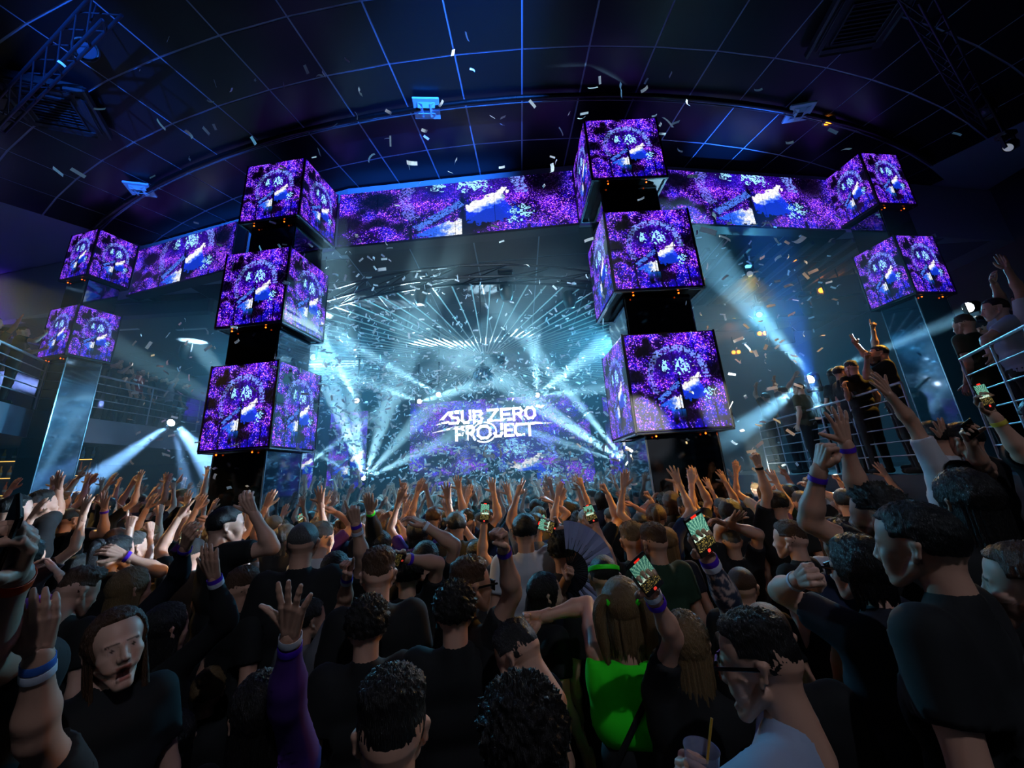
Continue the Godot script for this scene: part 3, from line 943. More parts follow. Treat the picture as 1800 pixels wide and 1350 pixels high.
func led_picture(n: int) -> ImageTexture:
	var im := Image.create_empty(n, n, false, Image.FORMAT_RGB8)
	var a := FastNoiseLite.new()
	a.seed = 11
	a.frequency = 5.0
	a.fractal_octaves = 3
	var b := FastNoiseLite.new()
	b.seed = 29
	b.frequency = 3.2
	b.fractal_octaves = 3
	for y in n:
		var v := float(y) / n
		for x in n:
			var u := float(x) / n
			var k := a.get_noise_2d(u, v) * 1.1 + .55
			var h := hash2(x, y)
			var h2 := hash2(int(x / 2.0) + 91, int(y / 2.0) + 17)
			# violet ground with blue drifts
			var col := Color(.03, .0, .16).lerp(Color(.19, .01, .48), clampf(k, 0, 1))
			col = col.lerp(Color(.04, .03, .55), clampf(b.get_noise_2d(u * 1.3 + 8.0, v * 1.3) * 2.2, 0, .9))
			# glitter in drifts, one or two diodes wide
			var dens := smoothstep(.30, .95, k + .22 * (1.0 - v))
			if h2 > .80 - .30 * dens:
				col += Color(.20, .05, .62) * (.3 + .7 * h)
			if h > .95 - .15 * dens:
				col += Color(.70, .50, .95) * (.5 + .5 * h2)
			# dark hollows
			var dark := smoothstep(-.48, -.12, b.get_noise_2d(u + 3.0, v))
			for q in [[.16, .52, .10, .07], [.89, .50, .10, .10], [.47, .16, .05, .04], [.60, .84, .08, .05]]:
				dark *= smoothstep(.4, 1.3, Vector2((u - q[0]) / q[2], (v - q[1]) / q[3]).length())
			col = col * (.10 + .90 * dark)
			# upright dark branches
			for t in [[.53, .014, .52], [.31, .008, .70], [.80, .009, .76], [.66, .006, .80]]:
				if v > t[2]:
					var w = absf(u - t[0] - .07 * (v - .6) * (v - .6)) / t[1]
					col = col * clampf(w * .7, .06, 1.0)
			# a broken ring of pale light
			var q2 := Vector2(u - .53, v - .53)
			var r := q2.length() + .018 * a.get_noise_2d(u * 3.0, v * 3.0)
			var ang := atan2(q2.y, q2.x)
			if r > .215 and r < .27 and (ang < .1 or ang > 2.55):
				var w2 := smoothstep(.15, .7, h2) * (.55 if ang < -2.3 or ang > 2.0 else .85)
				col = col.lerp(Color(.46, .60, .95), w2)
			elif r <= .215 and v < .55:
				col = col.lerp(Color(.14, .01, .50), .5)
			# white shards under it and clusters of light inside it
			var e := a.get_noise_2d(u * 5.0 + 5.0, v * 5.0) * .9
			var s1 := Vector2(u - .63, v - .605).rotated(.50)
			if u > .545 and pow(s1.x / .12, 2.0) + pow((s1.y + s1.x * s1.x * 2.5) / .038, 2.0) + e < 1.0:
				col = Color(1, 1, 1).lerp(Color(.10, .30, 1.0), clampf((s1.y + .005 + e * .03) * 26.0, 0, 1)) * (.72 + .28 * h2)
			elif u > .545 and pow((u - .62) / .13, 2.0) + pow((v - .66) / .07, 2.0) + e < 1.0:
				col = col.lerp(Color(.05, .22, .85), .75)
			var s2 := Vector2(u - .455, v - .745)
			if u < .525 and pow(s2.x / .10, 2.0) + pow(s2.y / .058, 2.0) + e < 1.0 and s2.y > -.045 - .5 * s2.x:
				col = Color(.16, .38, .95).lerp(Color(1, 1, 1), clampf(s2.x * 14.0 + .2 + h * .4 + e, 0, 1)) * (.7 + .3 * h2)
			var s3 := Vector2(u - .43, v - .655).rotated(.62)
			if absf(s3.x) < .12 and absf(s3.y) < .020 and h2 > .22:
				col = Color(.30, .48, .95) * (.55 + .5 * h)
			if u < .535 and u > .42 and v > .80 and v < .88:
				col = col.lerp(Color(.05, .45, 1.0), .55 * (1.0 - (v - .80) / .08))
			for fl in [[.57, .43, .062], [.605, .475, .045], [.545, .47, .04], [.425, .455, .036], [.435, .42, .024], [.77, .68, .042], [.75, .72, .026]]:
				if Vector2(u - fl[0], v - fl[1]).length() < fl[2] * (.8 + e * 1.5) and h2 > .38:
					col = col.lerp(Color(.62, .92, 1.0), .85)
			im.set_pixel(x, y, Color(clampf(col.r, 0, 1), clampf(col.g, 0, 1), clampf(col.b, 0, 1)))
	return ImageTexture.create_from_image(im)

func led_material(key: String, tex: Texture2D, power: float) -> StandardMaterial3D:
	var m := mat(key, Color(.055, .055, .06), .5)
	m.emission_enabled = true
	m.emission = Color.BLACK
	m.emission_texture = tex
	m.emission_energy_multiplier = power
	m.texture_filter = BaseMaterial3D.TEXTURE_FILTER_NEAREST
	return m
var MATS := {}

func mat(key: String, col: Color, rough := .6, metal := 0.0) -> StandardMaterial3D:
	if not MATS.has(key):
		var m := StandardMaterial3D.new()
		m.resource_name = key
		m.albedo_color = col
		m.roughness = rough
		m.metallic = metal
		MATS[key] = m
	return MATS[key]

func glow_mat(key: String, col: Color, power: float) -> StandardMaterial3D:
	var m := mat(key, col, .4)
	m.emission_enabled = true
	m.emission = col
	m.emission_energy_multiplier = power
	return m

const SKINS := [Color(.80, .60, .50), Color(.72, .52, .42), Color(.85, .66, .57), Color(.60, .42, .33)]
const CLOTHS := {"black": Color(.05, .05, .055), "navy": Color(.06, .07, .13), "grey": Color(.38, .38, .40), "white": Color(.78, .78, .80), "green": Color(.10, .22, .14), "neon": Color(.16, .95, .08), "red": Color(.55, .05, .05), "olive": Color(.24, .23, .15), "purple": Color(.28, .10, .45), "pale": Color(.62, .66, .75), "brown": Color(.20, .14, .10), "denim": Color(.12, .17, .30), "charcoal": Color(.11, .11, .12), "maroon": Color(.18, .04, .06)}
const HAIRCOLS := {"dark": Color(.09, .07, .06), "brown": Color(.30, .19, .11), "blonde": Color(.46, .36, .23), "black": Color(.03, .028, .028), "grey": Color(.30, .29, .28)}

func skin_mat(k: int) -> StandardMaterial3D:
	var m := mat("skin_%d" % k, SKINS[k], .48)
	m.vertex_color_use_as_albedo = true
	return m

func cloth_mat(k: String) -> StandardMaterial3D:
	return mat("cloth_" + k, CLOTHS[k], .85)

var strand_tex: NoiseTexture2D

func hair_mat(k: String) -> StandardMaterial3D:
	var fresh := not MATS.has("hair_" + k)
	var m := mat("hair_" + k, HAIRCOLS[k], .42)
	if fresh:
		if strand_tex == null:
			var n := FastNoiseLite.new()
			n.seed = 3
			n.frequency = .05
			n.fractal_octaves = 3
			strand_tex = NoiseTexture2D.new()
			strand_tex.width = 256
			strand_tex.height = 256
			strand_tex.seamless = true
			strand_tex.noise = n
		m.uv1_triplanar = true
		m.uv1_scale = Vector3(26, 4, 26)
		m.heightmap_enabled = true
		m.heightmap_texture = strand_tex
		m.heightmap_scale = .5
	return m
# ---------------------------------------------------------------- smooth bodies
# a bone is [ax, ay, az, ra, bx, by, bz, rb]; distances to all bones are joined with a smooth minimum and meshed as surface nets
var G := PackedFloat32Array()
var VID := PackedInt32Array()
var SV := PackedVector3Array()
var SN := PackedVector3Array()
var gnx := 0
var gny := 0
var glo := Vector3.ZERO
var gcell := 0.01
var gkk := 0.01

func bone(a: Vector3, ra: float, b: Vector3, rb: float) -> PackedFloat32Array:
	return PackedFloat32Array([a.x, a.y, a.z, ra, b.x, b.y, b.z, rb])

func ball(a: Vector3, r: float) -> PackedFloat32Array:
	return PackedFloat32Array([a.x, a.y, a.z, r, a.x, a.y + 0.0001, a.z, r])

func splat(b: PackedFloat32Array, nx: int, ny: int, nz: int, cut: bool) -> void:
	var cell := gcell
	var ik := 1.0 / gkk
	var ax := b[0]
	var ay := b[1]
	var az := b[2]
	var dx := b[4] - ax
	var dy := b[5] - ay
	var dz := b[6] - az
	var ra := b[3]
	var dr := b[7] - ra
	var il := 1.0 / maxf(dx * dx + dy * dy + dz * dz, 1e-12)
	var far := 4.5 * gkk
	var m := maxf(b[3], b[7]) + far
	var x0 := clampi(int((minf(ax, b[4]) - m - glo.x) / cell), 0, nx - 1)
	var x1 := clampi(int((maxf(ax, b[4]) + m - glo.x) / cell) + 1, 0, nx - 1)
	var y0 := clampi(int((minf(ay, b[5]) - m - glo.y) / cell), 0, ny - 1)
	var y1 := clampi(int((maxf(ay, b[5]) + m - glo.y) / cell) + 1, 0, ny - 1)
	var z0 := clampi(int((minf(az, b[6]) - m - glo.z) / cell), 0, nz - 1)
	var z1 := clampi(int((maxf(az, b[6]) + m - glo.z) / cell) + 1, 0, nz - 1)
	var far2 := m * m
	for z in range(z0, z1 + 1):
		var pz := glo.z + z * cell - az
		for y in range(y0, y1 + 1):
			var py := glo.y + y * cell - ay
			var row := (z * ny + y) * nx
			var part := py * dy + pz * dz
			var pxx := glo.x + x0 * cell - ax
			for x in range(x0, x1 + 1):
				var t := clampf((pxx * dx + part) * il, 0.0, 1.0)
				var qx := pxx - t * dx
				var qy := py - t * dy
				var qz := pz - t * dz
				var q := qx * qx + qy * qy + qz * qz
				if q < far2:
					var d := sqrt(q) - ra - t * dr
					if d < far:
						if cut:
							G[row + x] /= 1.0 + 1.5 * exp(-d * ik)
						else:
							G[row + x] += exp(-d * ik)
				pxx += cell

func surf(bones: Array, cell: float, kk: float, cuts := [], clips := []) -> Array:
	var lo := Vector3(1e9, 1e9, 1e9)
	var hi := -lo
	for b: PackedFloat32Array in bones:
		var r := maxf(b[3], b[7]) + 2.0 * kk + 2.0 * cell
		lo = lo.min(Vector3(minf(b[0], b[4]) - r, minf(b[1], b[5]) - r, minf(b[2], b[6]) - r))
		hi = hi.max(Vector3(maxf(b[0], b[4]) + r, maxf(b[1], b[5]) + r, maxf(b[2], b[6]) + r))
	var nx := int((hi.x - lo.x) / cell) + 2
	var ny := int((hi.y - lo.y) / cell) + 2
	var nz := int((hi.z - lo.z) / cell) + 2
	gnx = nx
	gny = ny
	glo = lo
	gcell = cell
	gkk = kk
	var n := nx * ny * nz
	G = PackedFloat32Array()
	G.resize(n)
	for b: PackedFloat32Array in bones:
		splat(b, nx, ny, nz, false)
	for b: PackedFloat32Array in cuts:
		splat(b, nx, ny, nz, true)
	# clips: [point, normal, reach] removes what lies beyond a plane within reach of the point
	for c in clips:
		var p: Vector3 = c[0]
		var nn: Vector3 = c[1]
		var rr: float = c[2]
		var a := ((p - Vector3.ONE * rr - lo) / cell).max(Vector3.ZERO)
		var b2 := (p + Vector3.ONE * rr - lo) / cell
		for z in range(int(a.z), mini(int(b2.z) + 1, nz)):
			for y in range(int(a.y), mini(int(b2.y) + 1, ny)):
				for x in range(int(a.x), mini(int(b2.x) + 1, nx)):
					var q := lo + Vector3(x, y, z) * cell - p
					if q.length_squared() < rr * rr:
						var d := q.dot(nn)
						if d > -2.0 * cell:
							var i := (z * ny + y) * nx + x
							G[i] = minf(G[i], exp(-d / kk))
	VID = PackedInt32Array()
	VID.resize(n)
	VID.fill(-1)
	SV = PackedVector3Array()
	SN = PackedVector3Array()
	var idx := PackedInt32Array()
	var sy := nx
	var sz := nx * ny
	for z in range(1, nz - 1):
		for y in range(1, ny - 1):
			var row := (z * ny + y) * nx
			for i in range(row + 1, row + nx - 1):
				var a := G[i] > 1.0
				if a != (G[i + 1] > 1.0):
					quad(idx, i - sy - sz, i - sz, i, i - sy, a)
				if a != (G[i + sy] > 1.0):
					quad(idx, i - 1 - sz, i - 1, i, i - sz, a)
				if a != (G[i + sz] > 1.0):
					quad(idx, i - 1 - sy, i - sy, i, i - 1, a)
	return [SV, SN, idx, PackedColorArray()]

func quad(idx: PackedInt32Array, a: int, b: int, c: int, d: int, flip: bool) -> void:
	var va := VID[a] if VID[a] >= 0 else vert(a)
	var vb := VID[b] if VID[b] >= 0 else vert(b)
	var vc := VID[c] if VID[c] >= 0 else vert(c)
	var vd := VID[d] if VID[d] >= 0 else vert(d)
	if flip:
		idx.append_array(PackedInt32Array([va, vc, vb, va, vd, vc]))
	else:
		idx.append_array(PackedInt32Array([va, vb, vc, va, vc, vd]))

func vert(i: int) -> int:
	var sy := gnx
	var sz := gnx * gny
	var d0 := -log(G[i] + 1e-4)
	var d1 := -log(G[i + 1] + 1e-4)
	var d2 := -log(G[i + sy] + 1e-4)
	var d3 := -log(G[i + sy + 1] + 1e-4)
	var d4 := -log(G[i + sz] + 1e-4)
	var d5 := -log(G[i + sz + 1] + 1e-4)
	var d6 := -log(G[i + sz + sy] + 1e-4)
	var d7 := -log(G[i + sz + sy + 1] + 1e-4)
	var g := Vector3(d1 + d3 + d5 + d7 - d0 - d2 - d4 - d6, d2 + d3 + d6 + d7 - d0 - d1 - d4 - d5, d4 + d5 + d6 + d7 - d0 - d1 - d2 - d3) * 0.25
	var mean := (d0 + d1 + d2 + d3 + d4 + d5 + d6 + d7) * 0.125
	var step := -g * (mean / maxf(g.length_squared(), 1e-6))
	step = step.clamp(Vector3(-0.5, -0.5, -0.5), Vector3(0.5, 0.5, 0.5))
	var x := i % gnx
	var y := (i / gnx) % gny
	var z := i / sz
	SV.append(glo + (Vector3(x + 0.5, y + 0.5, z + 0.5) + step) * gcell)
	SN.append(g.normalized())
	VID[i] = SV.size() - 1
	return VID[i]

func moved(a: Array, t: Transform3D) -> Array:
	var b := t.basis.orthonormalized()
	return [t * (a[0] as PackedVector3Array), Transform3D(b, Vector3.ZERO) * (a[1] as PackedVector3Array), a[2], a[3]]

func mirrored(a: Array) -> Array:
	var v: PackedVector3Array = a[0].duplicate()
	var n: PackedVector3Array = a[1].duplicate()
	for i in v.size():
		v[i].x = -v[i].x
		n[i].x = -n[i].x
	var t: PackedInt32Array = a[2].duplicate()
	for i in range(0, t.size(), 3):
		var s := t[i + 1]
		t[i + 1] = t[i + 2]
		t[i + 2] = s
	return [v, n, t, a[3]]

func joined(parts: Array) -> ArrayMesh:
	var v := PackedVector3Array()
	var n := PackedVector3Array()
	var t := PackedInt32Array()
	var c := PackedColorArray()
	for p in parts:
		var first := v.size()
		v.append_array(p[0])
		n.append_array(p[1])
		if p[3].size():
			c.append_array(p[3])
		else:
			var w := PackedColorArray()
			w.resize(p[0].size())
			w.fill(Color(1, 1, 1))
			c.append_array(w)
		if first == 0:
			t.append_array(p[2])
		else:
			var q: PackedInt32Array = p[2].duplicate()
			for i in q.size():
				q[i] += first
			t.append_array(q)
	var s := []
	s.resize(Mesh.ARRAY_MAX)
	s[Mesh.ARRAY_VERTEX] = v
	s[Mesh.ARRAY_NORMAL] = n
	s[Mesh.ARRAY_INDEX] = t
	s[Mesh.ARRAY_COLOR] = c
	var m := ArrayMesh.new()
	m.add_surface_from_arrays(Mesh.PRIMITIVE_TRIANGLES, s)
	return m

# ---------------------------------------------------------------- heads, hair, hands
# a head's own frame: origin between the ears, face towards -z
func head_shape(cell: float, female: bool, mouth: float, beard := 0.0) -> Array:
	var b := []
	var f := 0.86 if female else 1.0
	b.append(bone(Vector3(0, .034, -.022), .077, Vector3(0, .028, .026), .079))
	b.append(bone(Vector3(0, .0, .045), .062, Vector3(0, -.03, .04), .05))
	b.append(bone(Vector3(0, -.01, -.05), .058, Vector3(0, -.06 - .01 * mouth, -.062), .040 * f))
	for s in [-1.0, 1.0]:
		b.append(bone(Vector3(s * .036, -.028, -.064), .030, Vector3(s * .030, -.055, -.068), .024))
		b.append(bone(Vector3(s * .052 * f, -.045 - .012 * mouth, -.006), .020, Vector3(s * .016 * f, -.100 - .022 * mouth, -.074), .015))
		b.append(bone(Vector3(s * .012, .013, -.096), .0085, Vector3(s * .042, .014, -.083), .008))
		b.append(bone(Vector3(s * .079, .012, .012), .008, Vector3(s * .078, -.030, .002), .007))
		b.append(bone(Vector3(s * .086, .016, .022), .0065, Vector3(s * .084, -.018, .016), .006))
		b.append(bone(Vector3(s * .082, .020, .010), .0055, Vector3(s * .086, .016, .022), .006))
		b.append(ball(Vector3(s * .012, -.040, -.107), .0075))
		b.append(ball(Vector3(s * .0315, -.003, -.0855), .0125))
	b.append(bone(Vector3(0, .008, -.098), .0075, Vector3(0, -.034, -.118), .0095))
	b.append(bone(Vector3(-.008, -.100 - .022 * mouth, -.084), .016, Vector3(.008, -.100 - .022 * mouth, -.084), .016))
	b.append(bone(Vector3(-.020, -.066, -.092), .006, Vector3(.020, -.066, -.092), .006))
	b.append(bone(Vector3(-.008, -.064, -.098), .0065, Vector3(.008, -.064, -.098), .0065))
	b.append(bone(Vector3(-.014, -.077 - .024 * mouth, -.096), .0075, Vector3(.014, -.077 - .024 * mouth, -.096), .0075))
	if beard > 0.0:
		b.append(bone(Vector3(-.02, -.105, -.078), .02, Vector3(.02, -.105, -.078), .02))
	var nr := .047 if female else .056
	b.append(bone(Vector3(0, -.05, .026), nr, Vector3(0, -.205, .05), nr * 1.04))
	var cuts := []
	for s in [-1.0, 1.0]:
		cuts.append(bone(Vector3(s * .024, -.002, -.110), .0105, Vector3(s * .040, -.002, -.106), .0095))
		cuts.append(ball(Vector3(s * .088, -.002, .008), .006))
	if mouth > 0.2:
		cuts.append(bone(Vector3(-.010, -.073 - .008 * mouth, -.112), .011, Vector3(.010, -.073 - .008 * mouth, -.112), .011))
		cuts.append(bone(Vector3(0, -.073 - .008 * mouth, -.104), .012, Vector3(0, -.075 - .010 * mouth, -.075), .010))
	else:
		cuts.append(bone(Vector3(-.022, -.0712, -.104), .0018, Vector3(.022, -.0712, -.104), .0018))
	var a := surf(b, cell, .0045 if cell < .006 else .006, cuts)
	# dye of the skin itself: lips, brows, eyes, the inside of the mouth, stubble
	var v: PackedVector3Array = a[0]
	var c := PackedColorArray()
	c.resize(v.size())
	for i in v.size():
		var p := v[i]
		var col := Color(1, 1, 1)
		var ax := absf(p.x)
		if p.z < -.05:
			if absf(p.y - .016 + ax * ax * 1.5) < (.0030 if female else .0045) and ax > .010 and ax < .048:
				col = Color(.16, .13, .11)
			elif Vector2(ax - .0315, p.y + .003).length() < .0115 and p.z > -.102:
				col = Color(.9, .95, 1.0) if Vector2(ax - .0305, p.y + .003).length() > .0055 else Color(.05, .04, .03)
			elif ax < .021 - maxf(0.0, -.064 - p.y) * .2 and p.y < -.0595 and p.y > -.083 - .026 * mouth and p.z < -.0945:
				col = Color(.80, .46, .46) if female else Color(.72, .50, .48)
			if mouth > 0.2 and ax < .018 and p.y < -.062 and p.y > -.09 - .012 * mouth and p.z > -.0935 and p.z < -.05:
				col = Color(.10, .03, .03) if p.y < -.068 else Color(1.3, 1.35, 1.4)
		if beard > 0.0 and p.y < -.045 and p.y > -.14 and p.z < -.01 and col.r > .99 and not (ax < .02 and p.y > -.062):
			col = Color(.32, .27, .24)
		c[i] = col
	a[3] = c
	return a

# hair grown as a shell over the skull; style says where the hairline lies and how long the hair is
func hair_shape(style: String, seed_: int, nu := 64, nv := 40) -> Array:
	var noise := FastNoiseLite.new()
	noise.seed = seed_
	noise.frequency = 1.0
	noise.fractal_octaves = 2
	var v := PackedVector3Array()
	var t := PackedInt32Array()
	var base := .012
	var rough := .35
	if style == "buzz":
		base = .005
		rough = .15
	elif style == "quiff" or style == "combed":
		base = .017
	elif style == "curly" or style == "messy":
		base = .021
		rough = .8
	elif style == "long" or style == "tied" or style == "tails" or style == "bun":
		base = .013
		rough = .35
	elif style == "bob":
		base = .022
		rough = .25
	for j in nv + 1:
		var th := PI * .86 * j / nv
		for i in nu:
			var ph := TAU * i / nu
			var d := Vector3(sin(th) * sin(ph), cos(th), sin(th) * cos(ph)) # ph 0 = back (+z), PI = face
			var skull := 1.0 / sqrt(d.x * d.x / .00640 + d.y * d.y / .0076 + d.z * d.z / .0104)
			var front := clampf(-d.z * 1.25 - absf(d.x) * .25, 0.0, 1.0)
			# how far below its hairline this point lies (positive = bare skin)
			var line := lerpf(-.50, .42, smoothstep(.12, .62, front))
			var side := smoothstep(.62, .95, absf(d.x)) * smoothstep(.42, .05, d.z)
			line = maxf(line, lerpf(-.5, -.02, side))
			if style == "long" or style == "tails" or style == "bob":
				line = lerpf(-.75, .50, smoothstep(.45, .72, front))
			elif style == "tied":
				line = lerpf(-.45, .46, smoothstep(.15, .60, front))
			elif style == "bald":
				line = 2.0
			var on := smoothstep(-.06, .10, d.y - line)
			var th2 := base
			if style == "fade" or style == "quiff" or style == "combed":
				th2 = lerpf(.004, .020 if style == "fade" else .026, smoothstep(.25, .75, d.y))
			if style == "quiff":
				th2 += .022 * smoothstep(.2, .9, front) * smoothstep(.2, .8, d.y)
			var fl := noise.get_noise_3d(d.x * 7.0, d.y * 2.2, d.z * 7.0) if style != "curly" else noise.get_noise_3d(d.x * 9.0, d.y * 9.0, d.z * 9.0)
			var fine := noise.get_noise_3d(d.x * 22.0 + 5.0, d.y * 5.0, d.z * 22.0)
			th2 *= 1.0 + rough * (fl + .8 * fine)
			var r := skull + lerpf(-.016, th2, on)
			v.append(Vector3(0, .029, .004) + d * r)
	for j in nv:
		for i in nu:
			var a := j * nu + i
			var b := j * nu + (i + 1) % nu
			t.append_array(PackedInt32Array([a, b, b + nu, a, b + nu, a + nu]))
	var out := shaded(v, t)
	var parts := [out]
	if style == "long" or style == "bob":
		parts.append(drape(noise, .36 if style == "long" else .15, nu))
	elif style == "tied":
		parts.append(lock([Vector3(0, .075, .085), Vector3(0, .09, .125), Vector3(0, .05, .15), Vector3(.0, -.06, .14), Vector3(0, -.15, .12)], [.018, .03, .032, .026, .006], noise))
	elif style == "bun":
		parts.append(lock([Vector3(0, .09, .07), Vector3(0, .105, .095), Vector3(0, .10, .125), Vector3(0, .08, .14)], [.015, .036, .036, .01], noise))
	elif style == "tails":
		for s in [-1.0, 1.0]:
			parts.append(lock([Vector3(s * .055, .05, .065), Vector3(s * .085, .055, .085), Vector3(s * .105, .0, .085), Vector3(s * .10, -.10, .075), Vector3(s * .085, -.20, .07)], [.014, .024, .027, .024, .007], noise))
		parts.append(drape(noise, .20, nu))
	var all := [PackedVector3Array(), PackedVector3Array(), PackedInt32Array(), PackedColorArray()]
	for p in parts:
		var first: int = all[0].size()
		all[0].append_array(p[0])
		all[1].append_array(p[1])
		for k in p[2]:
			all[2].append(k + first)
	return all

# a sheet of hair that hangs down behind the face
func drape(noise: FastNoiseLite, down: float, nu: int) -> Array:
	var v := PackedVector3Array()
	var t := PackedInt32Array()
	var nv := 18
	for side in 2:
		for j in nv + 1:
			var k := float(j) / nv
			for i in nu + 1:
				var ph := lerpf(-1.95, 1.95, float(i) / nu)
				var str := noise.get_noise_2d(ph * 6.0, k * .8) + .7 * noise.get_noise_2d(ph * 19.0 + 9.0, k * .6)
				var r := .097 + .012 * sin(k * 2.4) - .014 * k + .010 * str * (.3 + k) - side * .016
				var y := .045 - k * (down + .05 * noise.get_noise_2d(ph * 8.0, 3.0)) 
				var flat := lerpf(1.0, .82, k)
				v.append(Vector3(sin(ph) * r * .86, y, cos(ph) * r * flat + .006 + .012 * k))
	var w := nu + 1
	var h := (nv + 1) * w
	for j in nv:
		for i in nu:
			var a := j * w + i
			t.append_array(PackedInt32Array([a, a + 1, a + w + 1, a, a + w + 1, a + w]))
			t.append_array(PackedInt32Array([h + a, h + a + w + 1, h + a + 1, h + a, h + a + w, h + a + w + 1]))
	for i in nu:
		var a := nv * w + i
		t.append_array(PackedInt32Array([a, a + 1, h + a + 1, a, h + a + 1, h + a]))
	for j in nv:
		for e in [0, nu]:
			var a: int = j * w + e
			t.append_array(PackedInt32Array([a, a + w, h + a + w, a, h + a + w, h + a]))
	return shaded(v, t)

func lock(pts: Array, rad: Array, noise: FastNoiseLite, nu := 16) -> Array:
	var v := PackedVector3Array()
	var t := PackedInt32Array()
	var steps := 5
	var rings := 0
	for s in pts.size() - 1:
		for q in steps + (1 if s == pts.size() - 2 else 0):
			var k := float(q) / steps
			var p0: Vector3 = pts[maxi(s - 1, 0)]
			var p3: Vector3 = pts[mini(s + 2, pts.size() - 1)]
			var c: Vector3 = (pts[s] as Vector3).cubic_interpolate(pts[s + 1], p0, p3, k)
			var c2: Vector3 = (pts[s] as Vector3).cubic_interpolate(pts[s + 1], p0, p3, k + .02)
			var d := (c2 - c).normalized()
			var r: float = lerpf(rad[s], rad[s + 1], k)
			var u := d.cross(Vector3.FORWARD if absf(d.z) < .9 else Vector3.RIGHT).normalized()
			var w := d.cross(u)
			for i in nu:
				var a := TAU * i / nu
				var rr := r * (1.0 + .3 * noise.get_noise_2d(i * 3.1, rings * .12))
				v.append(c + (u * cos(a) + w * sin(a)) * rr)
			rings += 1
	for j in rings - 1:
		for i in nu:
			var a := j * nu + i
			var b := j * nu + (i + 1) % nu
			t.append_array(PackedInt32Array([a, b, b + nu, a, b + nu, a + nu]))
	return shaded(v, t)

# smooth normals, turned away from the middle of each triangle fan by winding
func shaded(v: PackedVector3Array, t: PackedInt32Array) -> Array:
	var n := PackedVector3Array()
	n.resize(v.size())
	for i in range(0, t.size(), 3):
		var f := (v[t[i + 2]] - v[t[i]]).cross(v[t[i + 1]] - v[t[i]])
		n[t[i]] += f
		n[t[i + 1]] += f
		n[t[i + 2]] += f
	for i in n.size():
		n[i] = n[i].normalized()
	return [v, n, t, PackedColorArray()]

# a right hand: wrist at the origin, fingers along +y, palm towards -z, thumb towards -x
func hand_shape(pose: String, cell: float) -> Array:
	var b := []
	var kn := [Vector3(-.031, .090, 0), Vector3(-.010, .096, .002), Vector3(.011, .092, .001), Vector3(.030, .082, -.002)]
	var ln := [.074, .082, .076, .060]
	var spread := [-.10, -.02, .06, .16]
	var curl := [[.12, .18, .12], [.10, .15, .10], [.12, .18, .12], [.18, .2, .15]]
	var thumb := [Vector3(-.028, .028, -.008), Vector3(-.054, .056, -.014), Vector3(-.072, .080, -.014), Vector3(-.082, .100, -.010)]
	match pose:
		"wide":
			spread = [-.30, -.08, .12, .36]
			curl = [[.05, .1, .08], [.0, .1, .05], [.05, .1, .1], [.1, .15, .1]]
			thumb = [Vector3(-.028, .026, -.006), Vector3(-.060, .044, -.012), Vector3(-.086, .060, -.012), Vector3(-.104, .072, -.008)]
		"flat":
			spread = [-.03, .0, .02, .05]
			thumb = [Vector3(-.028, .028, -.008), Vector3(-.050, .058, -.012), Vector3(-.060, .086, -.012), Vector3(-.064, .106, -.010)]
		"point":
			curl = [[.05, .08, .05], [1.35, 1.7, 1.0], [1.4, 1.7, 1.0], [1.4, 1.7, 1.0]]
			thumb = [Vector3(-.026, .028, -.012), Vector3(-.044, .054, -.030), Vector3(-.030, .074, -.046), Vector3(-.008, .076, -.052)]
		"two":
			spread = [-.18, .10, .06, .1]
			curl = [[.05, .08, .05], [.05, .08, .05], [1.4, 1.7, 1.0], [1.4, 1.7, 1.0]]
			thumb = [Vector3(-.026, .028, -.012), Vector3(-.044, .054, -.030), Vector3(-.026, .074, -.046), Vector3(-.002, .076, -.052)]
		"fist":
			curl = [[1.3, 1.7, 1.1], [1.35, 1.75, 1.1], [1.4, 1.75, 1.1], [1.4, 1.7, 1.1]]
			thumb = [Vector3(-.026, .028, -.012), Vector3(-.044, .056, -.030), Vector3(-.030, .072, -.048), Vector3(-.006, .074, -.055)]
		"grip":
			spread = [-.02, .0, .02, .05]
			curl = [[.55, .75, .45], [.6, .75, .45], [.65, .75, .45], [.7, .75, .45]]
			thumb = [Vector3(-.026, .028, -.012), Vector3(-.054, .052, -.030), Vector3(-.064, .074, -.048), Vector3(-.060, .094, -.060)]
		"relaxed":
			curl = [[.4, .5, .3], [.45, .55, .3], [.5, .6, .3], [.55, .6, .3]]
	for f in 4:
		b.append(bone(Vector3(lerpf(-.017, .017, f / 3.0), .012, .001), .0145, kn[f], .0115))
		var d := Vector3(sin(spread[f]), cos(spread[f]), 0)
		var axis := Vector3(cos(spread[f]), -sin(spread[f]), 0)
		var p: Vector3 = kn[f]
		var seg := [.46, .30, .24]
		var rad := [.0098, .0088, .0080, .0068]
		for s in 3:
			d = d.rotated(axis, -curl[f][s])
			var q: Vector3 = p + d * ln[f] * seg[s]
			b.append(bone(p, rad[s], q, rad[s + 1]))
			p = q
	b.append(bone(thumb[0], .0165, thumb[1], .0125))
	b.append(bone(thumb[1], .0115, thumb[2], .0100))
	b.append(bone(thumb[2], .0095, thumb[3], .0078))
	b.append(bone(Vector3(.010, .02, -.008), .014, Vector3(.020, .06, -.007), .012))
	b.append(bone(Vector3(-.012, -.045, 0), .0205, Vector3(-.010, .016, 0), .017))
	b.append(bone(Vector3(.012, -.045, 0), .0205, Vector3(.010, .016, 0), .017))
	return surf(b, cell, .0022 if cell < .005 else .0032)

var HEADS := {}
var HANDS := {}
var HAIRS := {}
var MESHES := {}

